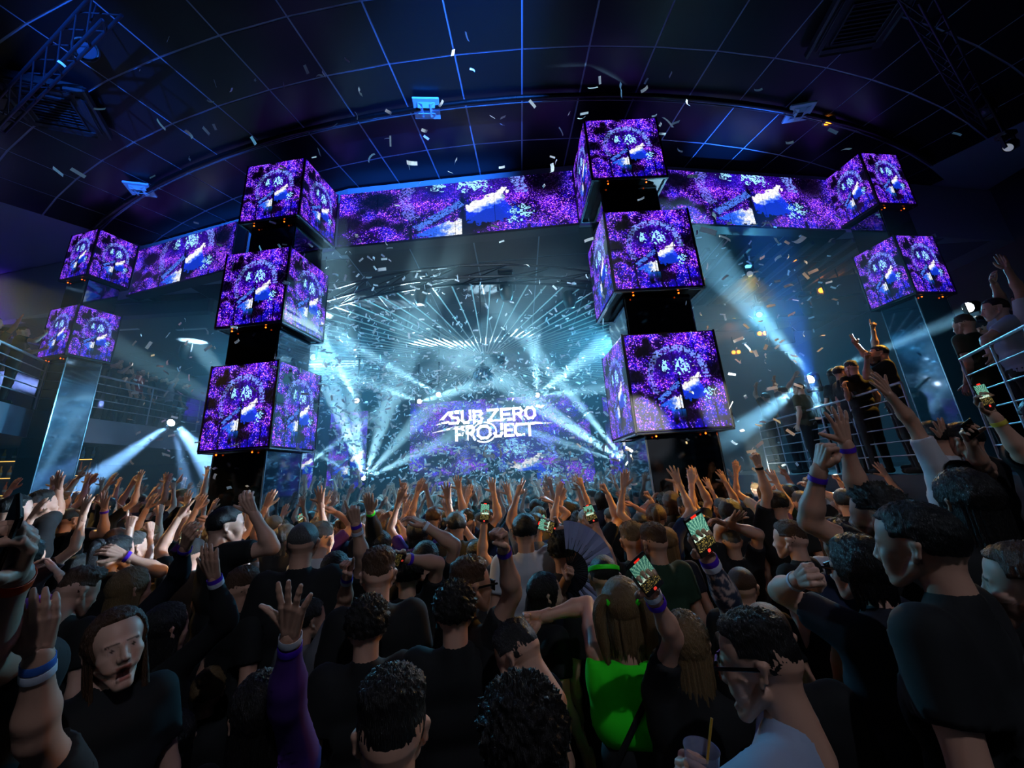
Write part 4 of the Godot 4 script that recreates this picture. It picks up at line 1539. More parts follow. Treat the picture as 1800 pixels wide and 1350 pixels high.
func head_of(kind: String, q: int) -> Array:
	var key := kind + str(q)
	if not HEADS.has(key):
		HEADS[key] = head_shape([.0088, .0064, .0046][q], kind.begins_with("w"), .9 if kind.ends_with("open") else 0.0, 1.0 if kind.ends_with("beard") else 0.0)
	return HEADS[key]

func hand_of(pose: String, left: bool, q: int) -> Array:
	var key := pose + ("l" if left else "r") + str(q)
	if not HANDS.has(key):
		var a: Array
		if left:
			a = mirrored(hand_of(pose, false, q))
		else:
			a = hand_shape(pose, [.0066, .0048, .0038][q])
		HANDS[key] = a
	return HANDS[key]

func hair_of(style: String, seed_: int, q: int) -> ArrayMesh:
	var key := "%s%d_%d" % [style, seed_, q]
	if not HAIRS.has(key):
		HAIRS[key] = joined([hair_shape(style, seed_, [36, 64, 110][q], [20, 36, 60][q])])
	return HAIRS[key]

# ---------------------------------------------------------------- persons
# a person stands at the origin and faces -z; everything is in metres for a height of 1.75
const SHO := Vector3(.175, 1.435, .02)

func part(parent: Node, called: String, mesh: Mesh, mat: Material) -> MeshInstance3D:
	var m := MeshInstance3D.new()
	m.name = called
	m.mesh = mesh
	m.material_override = mat
	parent.add_child(m, true)
	return m

# arm: {e: elbow, w: wrist, hand: pose, palm: direction the palm faces}; lengths are kept natural
func arm_fix(side: float, arm: Dictionary) -> Dictionary:
	var s := Vector3(SHO.x * side, SHO.y, SHO.z)
	var e: Vector3 = arm.e
	var w: Vector3 = arm.w
	if e.y > s.y + .05: # a raised upper arm lifts its shoulder
		s += Vector3(-.02 * side, .035, 0)
	var e2 := s + (e - s).normalized() * .285
	var w2 := e2 + (w - e2).normalized() * .250
	return {"s": s, "e": e2, "w": w2, "hand": arm.get("hand", "relaxed"), "palm": arm.get("palm", Vector3(0, 0, -1)), "roll": 0.0}

func down_arm(side: float) -> Dictionary:
	return {"e": Vector3(side * .24, 1.16, .05), "w": Vector3(side * .22, .92, -.06), "hand": "relaxed", "palm": Vector3(-side, 0, 0)}

func hand_frame(a: Dictionary) -> Transform3D:
	var y: Vector3 = (a.w - a.e).normalized()
	var z: Vector3 = -(a.palm as Vector3)
	z = (z - y * z.dot(y))
	if z.length() < .05:
		z = Vector3(0, 0, 1) - y * y.z
	z = z.normalized()
	return Transform3D(Basis(y.cross(z), y, z), a.w)

# builds the meshes of one pose: [body, shirt]
func pose_meshes(p: Dictionary) -> Array:
	var lod: int = p.get("lod", 0)
	var arms: Array = p.arms
	var female: bool = p.get("head", "m").begins_with("w")
	var wid := .90 if female else 1.0
	var skin := []
	var cloth := []
	var clips := []
	var sleeve: String = p.get("sleeve", "short")
	# torso
	var bulk: float = p.get("bulk", 1.0)
	for q in [[.140, 1.425, .048, .03], [.112, 1.36, .085, .02], [.085, 1.24, .104, .01], [.072, 1.08, .096, .01], [.078, .92, .102, .015]]:
		var g: float = .010
		if p.get("crop", false) and q[1] < 1.2:
			continue
		var bl: float = bulk if q[1] < 1.3 else 1.0
		cloth.append(bone(Vector3(-q[0] * wid, q[1], q[3]), q[2] * bl + g, Vector3(q[0] * wid, q[1], q[3]), q[2] * bl + g))
	cloth.append(bone(Vector3(0, 1.40, .045), .085, Vector3(0, 1.478, .052), .066))
	skin.append(bone(Vector3(-.12 * wid, 1.41, .03), .045, Vector3(.12 * wid, 1.41, .03), .045))
	skin.append(bone(Vector3(0, 1.38, .03), .075, Vector3(0, 1.50, .04), .052))
	if sleeve == "none":
		clips.append([Vector3(0, 1.45, .03), Vector3.UP, .16])
	for k in 2:
		var side := -1.0 if k == 0 else 1.0
		var a: Dictionary = arms[k]
		var s: Vector3 = a.s
		s.x *= wid
		var e: Vector3 = a.e
		var w: Vector3 = a.w
		var thin := .84 if female else 1.0
		var f := (w - e)
		var u := (e - s)
		skin.append(bone(s, .056 * thin, s + u * .45, .049 * thin))
		skin.append(bone(s + u * .45, .049 * thin, e, .040 * thin))
		skin.append(bone(e, .040 * thin, e + f * .28, .044 * thin))
		skin.append(bone(e + f * .28, .044 * thin, e + f * .9, .027 * thin))
		skin.append(bone(e + f * .9, .027 * thin, w, .026 * thin))
		if sleeve == "short":
			var end := s + u * .62
			cloth.append(bone(s, .076 * thin, end + u * .2, .066 * thin))
			clips.append([end, u.normalized(), .12])
		elif sleeve == "long":
			cloth.append(bone(s, .076 * thin, e, .056 * thin))
			cloth.append(bone(e, .056 * thin, e + f * .3, .056 * thin))
			cloth.append(bone(e + f * .3, .056 * thin, w, .036 * thin))
			clips.append([e + f * .93, f.normalized(), .075])
	var parts := [surf(skin, [.019, .0135, .0115][lod], .010)]
	var hd: Transform3D = p.headt
	parts.append(moved(head_of(p.get("head", "m"), lod), hd))
	for k in 2:
		parts.append(moved(hand_of(arms[k].hand, k == 0, lod), hand_frame(arms[k])))
	var sh := surf(cloth, [.028, .021, .018][lod], .016, [], clips)
	var v: PackedVector3Array = sh[0]
	var n: PackedVector3Array = sh[1]
	fold_noise.seed = p.get("seed", 1)
	for i in v.size():
		var q := v[i]
		v[i] = q + n[i] * (.0055 * fold_noise.get_noise_3d(q.x * 16.0, q.y * 8.0, q.z * 16.0))
	return [joined(parts), joined([[v, n, sh[2], sh[3]]])]

var fold_noise := FastNoiseLite.new()
var legs_mesh: ArrayMesh
var shoe_mesh: ArrayMesh

func legs() -> void:
	var b := []
	for s in [-1.0, 1.0]:
		b.append(bone(Vector3(s * .085, .90, .01), .105, Vector3(s * .095, .50, .0), .068))
		b.append(bone(Vector3(s * .095, .50, .0), .068, Vector3(s * .10, .09, .02), .052))
	b.append(bone(Vector3(-.06, .93, .01), .105, Vector3(.06, .93, .01), .105))
	legs_mesh = joined([surf(b, .03, .012, [], [])])
	shoe_mesh = joined([surf([bone(Vector3(0, .045, .05), .04, Vector3(0, .04, -.12), .036), bone(Vector3(0, .09, .03), .04, Vector3(0, .05, .0), .04)], .016, .008)])

# assembles a person from meshes and colours
func person(called: String, p: Dictionary) -> Node3D:
	var node := Node3D.new()
	node.name = called
	var key: String = p.get("key", "")
	var mm: Array
	if key != "" and MESHES.has(key):
		mm = MESHES[key]
	else:
		mm = pose_meshes(p)
		if key != "":
			MESHES[key] = mm
	part(node, "body", mm[0], skin_mat(p.get("skin", 0)))
	part(node, "shirt", mm[1], cloth_mat(p.get("shirt", "black")))
	part(node, "trousers", legs_mesh, cloth_mat(p.get("trousers", "black")))
	for s in [-1.0, 1.0]:
		part(node, "shoe", shoe_mesh, cloth_mat("black")).position = Vector3(s * .10, 0, .0)
	if p.get("hair", "short") != "bald":
		var h := part(node, "hair", hair_of(p.get("hair", "short"), p.get("hairseed", 1), p.get("lod", 0)), hair_mat(p.get("haircol", "dark")))
		h.transform = p.headt
	return node

func head_at(turn := 0.0, nod := 0.0, lean := 0.0) -> Transform3D:
	return Transform3D(Basis.from_euler(Vector3(nod, turn, lean)), Vector3(0, 1.628, .012) + Vector3(0, 0, -.03 * sin(-nod)))
# ---------------------------------------------------------------- people, each where the photograph shows a head
var PLACES: Array[Vector3] = []
var PHONE_TEX: Texture2D

func hero(label: String, hx: float, hy: float, hpx: float, o: Dictionary) -> Dictionary:
	# a head far from the lens axis is drawn larger by the wide lens
	var off := 1.0 if o.has("floor") else F / Vector3(hx - 900.0, hy - CY, F).length()
	var d := .235 * F / (hpx * pow(off, o.get("edge", .6 if absf(hx - 900.0) > 350.0 else .25)))
	var hp := at(hx, hy, d)
	var floor_y: float = o.get("floor", 0.0)
	var s := clampf((hp.y + .122 - floor_y) / 1.75, .90, 1.09)
	if floor_y > 0.0:
		s = clampf((hp.y - floor_y) / 1.628, .82, 1.15)
		hp.y = floor_y + 1.628 * s
	# yaw is read against the line of sight: 0 = seen from behind, 90 = facing one way in profile
	var yaw: float = deg_to_rad(o.get("yaw", 0.0)) - atan2(hp.x, -hp.z)
	var b := Basis(Vector3.UP, yaw) * s
	var t := Transform3D(b, hp - b * Vector3(0, 1.628, .012))
	var inv := t.affine_inverse()
	var arms := []
	for k in 2:
		var side := -1.0 if k == 0 else 1.0
		var key := "L" if k == 0 else "R"
		if o.has(key):
			var q: Array = o[key]
			var palm: Vector3 = q[7] if q.size() > 7 else Vector3(0, 0, -1)
			arms.append(arm_fix(side, {"e": inv * at(q[0], q[1], d + q[2]), "w": inv * at(q[3], q[4], d + q[5]), "hand": q[6], "palm": (inv.basis * palm).normalized()}))
		else:
			arms.append(arm_fix(side, down_arm(side)))
	var p := o.duplicate()
	p.arms = arms
	p.headt = head_at(deg_to_rad(o.get("turn", 0.0)), o.get("nod", 0.0), o.get("lean", 0.0))
	p.lod = o.get("lod", 2 if d < 1.8 else 1)
	p.seed = int(hx)
	p.hairseed = int(hx) % 5
	var n := person(numbered("person"), p)
	n.transform = t
	tag(n, label, "person", o.get("group", ""))
	add_child(n)
	PLACES.append(Vector3(hp.x, t.origin.y, hp.z))
	for key in ["L", "R"]:
		if o.has("band" + key):
			var a: Dictionary = arms[0 if key == "L" else 1]
			for bd in o["band" + key]:
				wristband(n, a, bd[0], bd[1])
	var out := {"node": n, "t": t, "head": p.headt, "L": t * hand_frame(arms[0]), "R": t * hand_frame(arms[1]), "d": d}
	return out

func wristband(n: Node3D, a: Dictionary, col: Color, back: float) -> void:
	var f := hand_frame(a)
	f.origin -= f.basis.y * back
	var r := .0305 + back * .06
	var w := part(n, "wristband", lathe([[r, -.011], [r + .003, -.011], [r + .003, .011], [r, .011], [r, -.011]], 18), mat("band_%s" % col.to_html(), col, .45))
	w.transform = f

func glasses(h: Dictionary, lens_col: Color) -> void:
	var g := Node3D.new()
	g.name = "glasses"
	h.node.add_child(g, true)
	g.transform = h.head * Transform3D(Basis().scaled(Vector3(1.06, 1.25, 1.04)), Vector3(0, -.004, .002))
	var fr := mat("glasses_frame", Color(.02, .02, .02), .25)
	var ln := mat("glasses_lens_%s" % lens_col.to_html(), lens_col, .08)
	for s in [-1, 1]:
		var l := box(g, "lens", Vector3(s * .034, -.001, -.108), Vector3(.050, .034, .006), ln, .012)
		l.rotation.y = -s * .18
		var r := box(g, "rim", Vector3(s * .034, .017, -.108), Vector3(.056, .006, .009), fr, .002)
		r.rotation.y = -s * .18
		box(g, "temple", Vector3(s * .079, .010, -.048), Vector3(.005, .008, .118), fr, .002)
	box(g, "bridge", Vector3(0, .008, -.113), Vector3(.02, .006, .006), fr, .002)

func phone_picture() -> ImageTexture:
	var im := Image.create_empty(40, 80, false, Image.FORMAT_RGB8)
	for y in 80:
		for x in 40:
			var h := hash2(x, y + 7)
			var v := y / 80.0
			var c := Color(.05, .12, .14)
			if v < .5:
				var a := absf(fmod(absf(atan2(y - 44.0, x - 20.0)) * 5.0, 1.0) - .5)
				c = Color(.10, .30, .28).lerp(Color(.60, .80, .66), clampf(a * 1.4 - .35 + h * .8, 0, 1))
			elif v < .58:
				c = Color(.9, .95, .85) if h > .45 else Color(.25, .4, .35)
			elif v < .86:
				c = Color(.06, .07, .05).lerp(Color(.85, .7, .35), smoothstep(.72, 1.0, h))
			else:
				c = Color(.02, .02, .02)
				if Vector2(x - 20, y - 74).length() < 4.0:
					c = Color(.9, .25, .2)
			if y < 5:
				c = Color(.02, .02, .02) if absf(x - 20) > 6 else Color(.95, .15, .1)
			im.set_pixel(x, y, c)
	return ImageTexture.create_from_image(im)

# a phone lying in the palm of a hand; its screen looks where the palm looks
func phone(label: String, hand: Transform3D, shift := Vector3(0, .125, -.034), power := 1.2, tilt := 0.0, lit := true) -> void:
	if PHONE_TEX == null:
		PHONE_TEX = phone_picture()
	var o := thing("mobile_phone", label, "phone", Vector3.ZERO, "raised phones")
	var s := hand.basis.get_scale().x
	# local z of the phone = out of its screen = the palm's direction (-z of the hand)
	var b := hand.basis.orthonormalized() * Basis(Vector3.UP, PI) * Basis(Vector3.BACK, tilt)
	o.transform = Transform3D(b, hand * shift)
	box(o, "case", Vector3.ZERO, Vector3(.076, .158, .010), mat("phone_case", Color(.02, .02, .025), .3), .0045)
	var m := mat("phone_screen_off", Color(.02, .02, .03), .1)
	if lit:
		m = mat("phone_screen_%d" % int(power * 10.0), Color(.05, .05, .05), .2)
		m.emission_enabled = true
		m.emission = Color.BLACK
		m.emission_texture = PHONE_TEX
		m.emission_energy_multiplier = power
	var v := [Vector3(-.0345, -.0755, .0056), Vector3(.0345, -.0755, .0056), Vector3(.0345, .0755, .0056), Vector3(-.0345, .0755, .0056)]
	part(o, "screen", plate(v[0], v[1], v[2], v[3], Rect2(0, 0, 1, 1)), m)
	box(o, "camera_bump", Vector3(.018, .055, -.006), Vector3(.03, .03, .004), mat("phone_case", Color(.02, .02, .025), .3), .001)

const PURPLE := Color(.34, .12, .80)
const WHITE := Color(.85, .86, .9)

func heroes() -> void:
	var h: Dictionary
	hero("person in black with short gelled dark hair seen from directly behind", 688, 1288, 180, {"edge": .1, "hair": "combed", "haircol": "dark"})
	hero("person with tousled glossy dark hair and a white collar seen from behind", 920, 1310, 195, {"edge": .1, "yaw": 8, "hair": "messy", "haircol": "dark", "shirt": "white"})
	h = hero("person in pale T-shirt and dark orange sunglasses, mouth open, holding a cup", 1340, 1165, 182, {"yaw": 80, "nod": -.12, "head": "mopen", "hair": "fade", "haircol": "dark", "shirt": "pale", "L": [1235, 1440, -.05, 1190, 1345, -.22, "grip", Vector3(.75, 0, .65)], "skin": 0})
	glasses(h, Color(.35, .09, .02))
	cup(h.L)
	hero("person in navy T-shirt with cropped hair looking down", 918, 1152, 112, {"yaw": 58, "nod": -.55, "head": "mbeard", "hair": "fade", "haircol": "dark", "shirt": "navy", "bulk": 1.12})
	h = hero("person in neon green sleeveless top with two hair bunches seen from behind", 1096, 1070, 102, {"head": "w", "hair": "tails", "haircol": "blonde", "shirt": "neon", "sleeve": "none", "crop": true, "L": [1036, 1096, .12, 990, 1074, .20, "fist", Vector3(0, 0, 1)]})
	var wb := [bone(Vector3(-.066, 1.10, .01), .098, Vector3(.066, 1.10, .01), .098), bone(Vector3(-.072, .95, .012), .108, Vector3(.072, .95, .012), .108)]
	part(h.node, "waistband", joined([surf(wb, .018, .014)]), cloth_mat("black"))
	var nz := FastNoiseLite.new()
	part(h.node, "bag_strap", joined([lock([Vector3(.11, 1.47, .03), Vector3(.08, 1.40, .125), Vector3(-.02, 1.25, .135), Vector3(-.12, 1.10, .115)], [.012, .012, .012, .012], nz, 8)]), cloth_mat("black"))
	part(h.node, "bag", box_mesh(Vector3(.20, .13, .07), .02), cloth_mat("black")).position = Vector3(-.12, 1.04, .14)
	for s in [-1.0, 1.0]:
		var t := part(h.node, "hair_tie", lathe([[.018, -.01], [.026, -.008], [.026, .008], [.018, .01]], 14), mat("tie_neon", Color(.2, 1, .1), .6))
		t.transform = h.head * Transform3D(Basis(Vector3.BACK, s * .9), Vector3(s * .068, .052, .075))
	h = hero("person with very long straight fair hair filming with a phone held low", 1207, 1135, 118, {"head": "w", "hair": "long", "haircol": "blonde", "shirt": "black", "L": [1192, 1098, -.10, 1126, 1003, -.16, "grip", Vector3(.1, 0, 1)], "bandL": [[PURPLE, .06], [WHITE, .02]]})
	phone("tilted phone with a green stage picture held beside the green headband", h.L, Vector3(.0, .11, -.034), .8, .12)
	hero("tall person in black with short dark hair and bare ear, in profile", 1618, 960, 160, {"yaw": 72, "hair": "short", "haircol": "black", "bulk": 1.1})
	hero("person with long dark glossy hair hanging over a black top, in front of the terrace", 1706, 885, 128, {"yaw": 35, "head": "w", "hair": "long", "haircol": "dark"})
	hero("bearded person in a white shirt, half cut off by the picture edge", 1815, 1030, 175, {"yaw": 85, "head": "mbeard", "hair": "short", "haircol": "brown", "shirt": "white", "skin": 2})
	h = hero("person in dark top with round glasses, bowl-cut black hair and raised fist", 1514, 1002, 122, {"yaw": 62, "hair": "bob", "haircol": "black", "shirt": "navy", "L": [1448, 1085, -.05, 1420, 1010, -.15, "fist", Vector3(1, 0, 0)], "bandL": [[WHITE, .03]], "skin": 2})
	glasses(h, Color(.20, .24, .30))
	hero("bearded person in black raising an open hand and a fist", 1545, 905, 102, {"yaw": 70, "head": "mbeard", "hair": "curly", "haircol": "black", "L": [1455, 935, -.1, 1432, 868, -.1, "fist", Vector3(1, 0, 0)], "R": [1512, 870, .1, 1492, 800, .1, "wide", Vector3(0, 0, -1)], "bandR": [[PURPLE, .03]], "bandL": [[PURPLE, .05]]})
	hero("person in black with shaved sides and cropped top, in profile below the terrace", 1390, 950, 70, {"yaw": 68, "hair": "fade", "haircol": "brown", "skin": 2})
	h = hero("person whose tattooed forearm lifts a phone high above the crowd", 1352, 1122, 138, {"yaw": 4, "hair": "buzz", "haircol": "brown", "L": [1288, 1083, .0, 1224, 938, -.03, "grip", Vector3(.05, .05, 1)], "bandL": [[PURPLE, .022], [WHITE, .045]]})
	phone("large phone filming the stage in the hand of the tattooed arm", h.L, Vector3(.0, .115, -.036), 1.4)
	tattoo(h)
	hero("person with a shaven brown head behind the tattooed arm", 1306, 1034, 84, {"yaw": 0, "hair": "buzz", "haircol": "brown"})
	h = hero("person in black wearing a bright green headband", 1063, 1016, 78, {"yaw": 3, "hair": "buzz", "haircol": "black"})
	var hb := part(h.node, "headband", lathe([[.093, -.012], [.098, -.010], [.098, .010], [.093, .012]], 32), mat("tie_neon", Color(.2, 1, .1), .6))
	hb.transform = h.head * Transform3D(Basis(Vector3.RIGHT, -.35).scaled(Vector3(.92, 1, 1.12)), Vector3(0, .045, .002))
	hero("person in a dark green T-shirt seen from behind", 1150, 956, 62, {"yaw": 32, "hair": "combed", "haircol": "brown", "shirt": "green"})
	h = hero("person with black hair holding an open pleated fan", 990, 970, 62, {"yaw": -8, "hair": "messy", "haircol": "black", "shirt": "navy", "R": [1012, 1040, -.1, 1003, 1005, -.22, "fist", Vector3(-1, 0, 0)]})
	fan(h)
	hero("person with long dark wavy hair and bare face turned sideways", 958, 1046, 76, {"yaw": -65, "head": "w", "hair": "long", "haircol": "dark", "skin": 2})
	h = hero("person in a white T-shirt holding up a small phone", 923, 936, 57, {"yaw": 2, "hair": "short", "haircol": "black", "shirt": "white", "R": [985, 968, -.05, 966, 925, -.15, "grip", Vector3(0, 0, 1)]})
	phone("small phone with an orange glow over the white T-shirt", h.R, Vector3(.0, .11, -.034), 1.4)
	h = hero("person in black with sunglasses and brushed-up brown hair", 826, 1032, 88, {"yaw": -58, "hair": "combed", "haircol": "brown", "skin": 1})
	glasses(h, Color(.02, .02, .025))
	hero("person in black with frizzy dark hair raising a fist with a purple band", 800, 1076, 96, {"hair": "curly", "haircol": "dark", "R": [912, 1015, -.05, 882, 948, -.12, "fist", Vector3(-.6, 0, .8)], "bandR": [[PURPLE, .02]]})
	hero("person in black with combed light brown hair seen from behind", 665, 1012, 82, {"hair": "combed", "haircol": "brown", "skin": 2})
	hero("person in black with shaggy dark hair catching golden light", 645, 1102, 98, {"hair": "messy", "haircol": "dark"})
	hero("broad person in black with cropped greying hair seen from behind", 532, 957, 73, {"yaw": -8, "hair": "buzz", "haircol": "grey", "bulk": 1.2})
	hero("person in a grey T-shirt pointing one finger straight up", 540, 1092, 86, {"yaw": -58, "hair": "short", "haircol": "dark", "shirt": "grey", "R": [592, 1088, .0, 613, 985, -.05, "point", Vector3(-.2, 0, 1)], "bandR": [[PURPLE, .03], [WHITE, .055]]})
	hero("person behind the grey T-shirt pointing upward with a white-banded wrist", 588, 1005, 66, {"yaw": -5, "hair": "short", "haircol": "dark", "R": [642, 955, -.1, 614, 862, -.12, "point", Vector3(-.2, 0, -1)], "bandR": [[PURPLE, .015], [WHITE, .06]]})
	hero("person in a dark long-sleeved top waving a spread hand with bracelets", 456, 1258, 136, {"edge": 0.0, "head": "w", "yaw": 10, "hair": "long", "haircol": "dark", "shirt": "purple", "sleeve": "long", "R": [508, 1245, -.05, 512, 1090, -.1, "wide", Vector3(0, 0, -1)], "bandR": [[WHITE, .015], [PURPLE, .045]]})
	hero("pale person in black T-shirt with a raised bent elbow in the beam", 396, 926, 66, {"yaw": -78, "hair": "short", "haircol": "black", "skin": 2, "R": [495, 960, -.15, 440, 892, -.15, "relaxed", Vector3(0, 0, -1)]})
	hero("person in black with a reddish ear and brown cropped hair", 426, 1036, 80, {"yaw": -62, "hair": "fade", "haircol": "brown"})
	hero("person in a black long-sleeved top raising a flat hand with two bracelets", 288, 1108, 86, {"edge": 0.0, "head": "w", "yaw": -55, "hair": "long", "haircol": "dark", "sleeve": "long", "R": [385, 1105, -.05, 376, 1012, -.08, "flat", Vector3(0, 0, -1)], "bandR": [[PURPLE, .01], [WHITE, .03]]})
	hero("person with fair hair in a dark sparkling sleeve reaching up", 226, 1038, 88, {"head": "w", "yaw": -60, "hair": "long", "haircol": "blonde", "sleeve": "long", "shirt": "navy", "R": [295, 1035, -.05, 325, 965, -.1, "grip", Vector3(0, 0, -1)], "bandR": [[PURPLE, .02]]})
	hero("person with long brown hair singing toward the camera in a black top", 204, 1135, 126, {"edge": .25, "lod": 2, "head": "wopen", "yaw": 192, "turn": 0, "nod": .12, "lean": -.18, "hair": "long", "haircol": "brown", "skin": 2})
	hero("person in black with a brushed-up quiff looking down", 132, 1042, 90, {"yaw": -58, "nod": -.30, "hair": "quiff", "haircol": "brown", "skin": 2})
	hero("person with a dark ponytail holding a hand to the mouth", 203, 975, 68, {"head": "w", "yaw": -55, "hair": "tied", "haircol": "dark", "R": [258, 1010, -.12, 238, 985, -.2, "relaxed", Vector3(-1, 0, 0)], "bandR": [[PURPLE, .02]]})
	hero("bearded person in a black T-shirt stretching one arm up, wristband on", 122, 915, 46, {"yaw": -55, "head": "mbeard", "hair": "buzz", "haircol": "dark", "R": [198, 935, -.1, 184, 878, -.1, "wide", Vector3(0, 0, -1)], "bandR": [[PURPLE, .03]]})
	hero("person with combed dark hair looking up along the bar", 74, 890, 54, {"yaw": -68, "hair": "combed", "haircol": "dark", "nod": .2, "R": [98, 905, .1, 103, 860, .1, "open", Vector3(0, 0, -1)]})
	hero("person in a dark collar looking toward the bar column", 26, 897, 58, {"yaw": -80, "hair": "short", "haircol": "black", "skin": 2})
	h = hero("person beyond the picture edge lifting a dark phone, bright orange wristband", -70, 1080, 150, {"edge": 0.0, "yaw": -5, "hair": "short", "R": [-5, 1165, -.1, 12, 1042, -.2, "grip", Vector3(-.5, 0, .85)], "bandR": [[Color(1, .28, .03), .02]]})
	phone("dark phone seen edge-on in the hand with the orange wristband", h.R, Vector3(.0, .115, -.034), 1.0, 0.0, false)
	hero("shaven person raising a hand with a pale blue and white wristband", 14, 1294, 150, {"edge": 0.0, "yaw": -15, "hair": "bald", "R": [62, 1290, -.1, 68, 1128, -.12, "flat", Vector3(-.8, 0, -.6)], "bandR": [[Color(.25, .45, .8), .03], [WHITE, .055]]})
	hero("person with fair hair tied in a bun seen from behind", 366, 1216, 96, {"head": "w", "yaw": -15, "hair": "bun", "haircol": "blonde"})
	hero("person with loose dark hair low in front of the singing person", 300, 1308, 130, {"head": "w", "yaw": 5, "hair": "long", "haircol": "black"})
	hero("person with brown hair clipped up in a golden tie", 705, 1186, 88, {"head": "w", "yaw": -55, "hair": "tied", "haircol": "brown"})
	# by the terrace steps
	hero("bearded person in a white top stretching an arm up past the terrace", 1642, 772, 66, {"yaw": 72, "head": "mbeard", "hair": "short", "haircol": "black", "shirt": "white", "L": [1600, 738, -.05, 1560, 690, -.05, "open", Vector3(0, 0, -1)]})
	h = hero("person in dark cap-like hair raising a wide bright hand and a phone", 1694, 775, 70, {"yaw": 60, "hair": "short", "haircol": "black", "L": [1680, 830, .05, 1656, 765, .05, "wide", Vector3(0, 0, -1)], "R": [1730, 820, -.15, 1706, 775, -.25, "grip", Vector3(-.3, 0, 1)]})
	phone("phone seen from its edge in front of the terrace steps", h.R, Vector3(0, .115, -.034), .6, 0.1, false)
	h = hero("person beyond the picture edge holding a phone with a purple picture", 1835, 735, 84, {"yaw": 20, "hair": "short", "L": [1795, 800, -.1, 1757, 745, -.15, "grip", Vector3(-.1, 0, 1)], "bandL": [[Color(.9, .8, .3), .05]]})
	phone("phone with a glowing picture held by the terrace railing", h.L, Vector3(0, .115, -.034), 1.3, -.2)
	h = hero("person filming with a phone in front of the green T-shirt", 1112, 952, 58, {"yaw": 5, "hair": "combed", "haircol": "blonde", "L": [1075, 1000, -.1, 1066, 972, -.2, "grip", Vector3(0, 0, 1)]})
	phone("upright phone with a teal picture above the green headband", h.L, Vector3(0, .11, -.034), 1.5)
	h = hero("person in black holding up a dark phone above combed brown hair", 716, 1012, 66, {"yaw": 2, "hair": "messy", "haircol": "dark", "R": [765, 1015, -.05, 735, 985, -.15, "grip", Vector3(-.3, 0, 1)], "bandR": [[PURPLE, .03]]})
	phone("dark phone raised behind the combed brown hair", h.R, Vector3(0, .11, -.034), .5)
	hero("person lifting a flat hand with a neon green bracelet", 668, 962, 52, {"hair": "short", "haircol": "dark", "sleeve": "long", "L": [646, 968, -.05, 655, 922, -.05, "flat", Vector3(0, 0, -1)], "bandL": [[Color(.2, 1, .15), .02]]})
	hero("person with a crooked arm held above the head", 748, 985, 62, {"hair": "short", "haircol": "black", "R": [797, 972, -.05, 752, 928, -.05, "relaxed", Vector3(0, -1, -.2)], "bandR": [[WHITE, .015]]})
	h = hero("person filming with a small phone beside the frizzy dark hair", 838, 975, 50, {"hair": "short", "haircol": "dark", "shirt": "grey", "R": [858, 990, -.1, 848, 962, -.15, "grip", Vector3(0, 0, 1)]})
	phone("small phone with a pale teal picture over the crowd centre", h.R, Vector3(0, .11, -.034), 1.5)
	hero("person in black with both arms up below the column", 1285, 955, 58, {"hair": "fade", "haircol": "grey", "yaw": 20, "L": [1262, 965, .0, 1272, 925, 0, "open", Vector3(0, 0, -1)], "R": [1330, 960, -.1, 1305, 930, -.1, "relaxed", Vector3(-1, 0, 0)], "bandR": [[WHITE, .02]]})
	hero("person with an arm stretched up wearing a dark watch", 1368, 888, 50, {"hair": "short", "haircol": "black", "L": [1345, 895, .0, 1343, 850, .0, "fist", Vector3(0, 0, -1)], "bandL": [[Color(.03, .03, .03), .02]]})
	# the performer
	var perf := pose("both_up", {"shirt": "black", "hair": "short"}, 9)
	perf.position = Vector3(-1.0, 1.3, -16.75)
	perf.rotation.y = PI
	tag(perf, "performer in black with raised arms behind the stage booth", "person")
	add_child(perf)
	# balcony guests over the bar
	var rng := RandomNumberGenerator.new()
	rng.seed = 21
	var spots := [[12, 572, "down", "black"], [60, 588, "phone_up", "navy"], [28, 590, "one_up", "grey"], [200, 640, "clap", "black"], [222, 646, "phone_up", "charcoal"], [262, 658, "down", "red"], [284, 668, "down", "black"], [302, 672, "clap", "grey"], [316, 676, "one_up", "white"], [338, 682, "down", "navy"], [242, 655, "down", "black"]]
	for s in spots:
		var q := aty(s[0], s[1], 5.42 + .42)
		var p := pose(s[2], {"shirt": s[3], "hair": ["short", "long", "fade"][rng.randi() % 3], "haircol": ["dark", "brown", "black"][rng.randi() % 3], "skin": rng.randi() % 3}, rng.randi() % 3)
		p.position = Vector3(q.x - .25, 4.28, q.z)
		p.rotation.y = -.9 + rng.randf_range(-.4, .4)
		tag(p, "person in %s %s at the balcony railing" % [CLOTHNAMES[s[3]], POSENAMES[s[2]]], "person", "balcony guests over the bar")
		add_child(p)
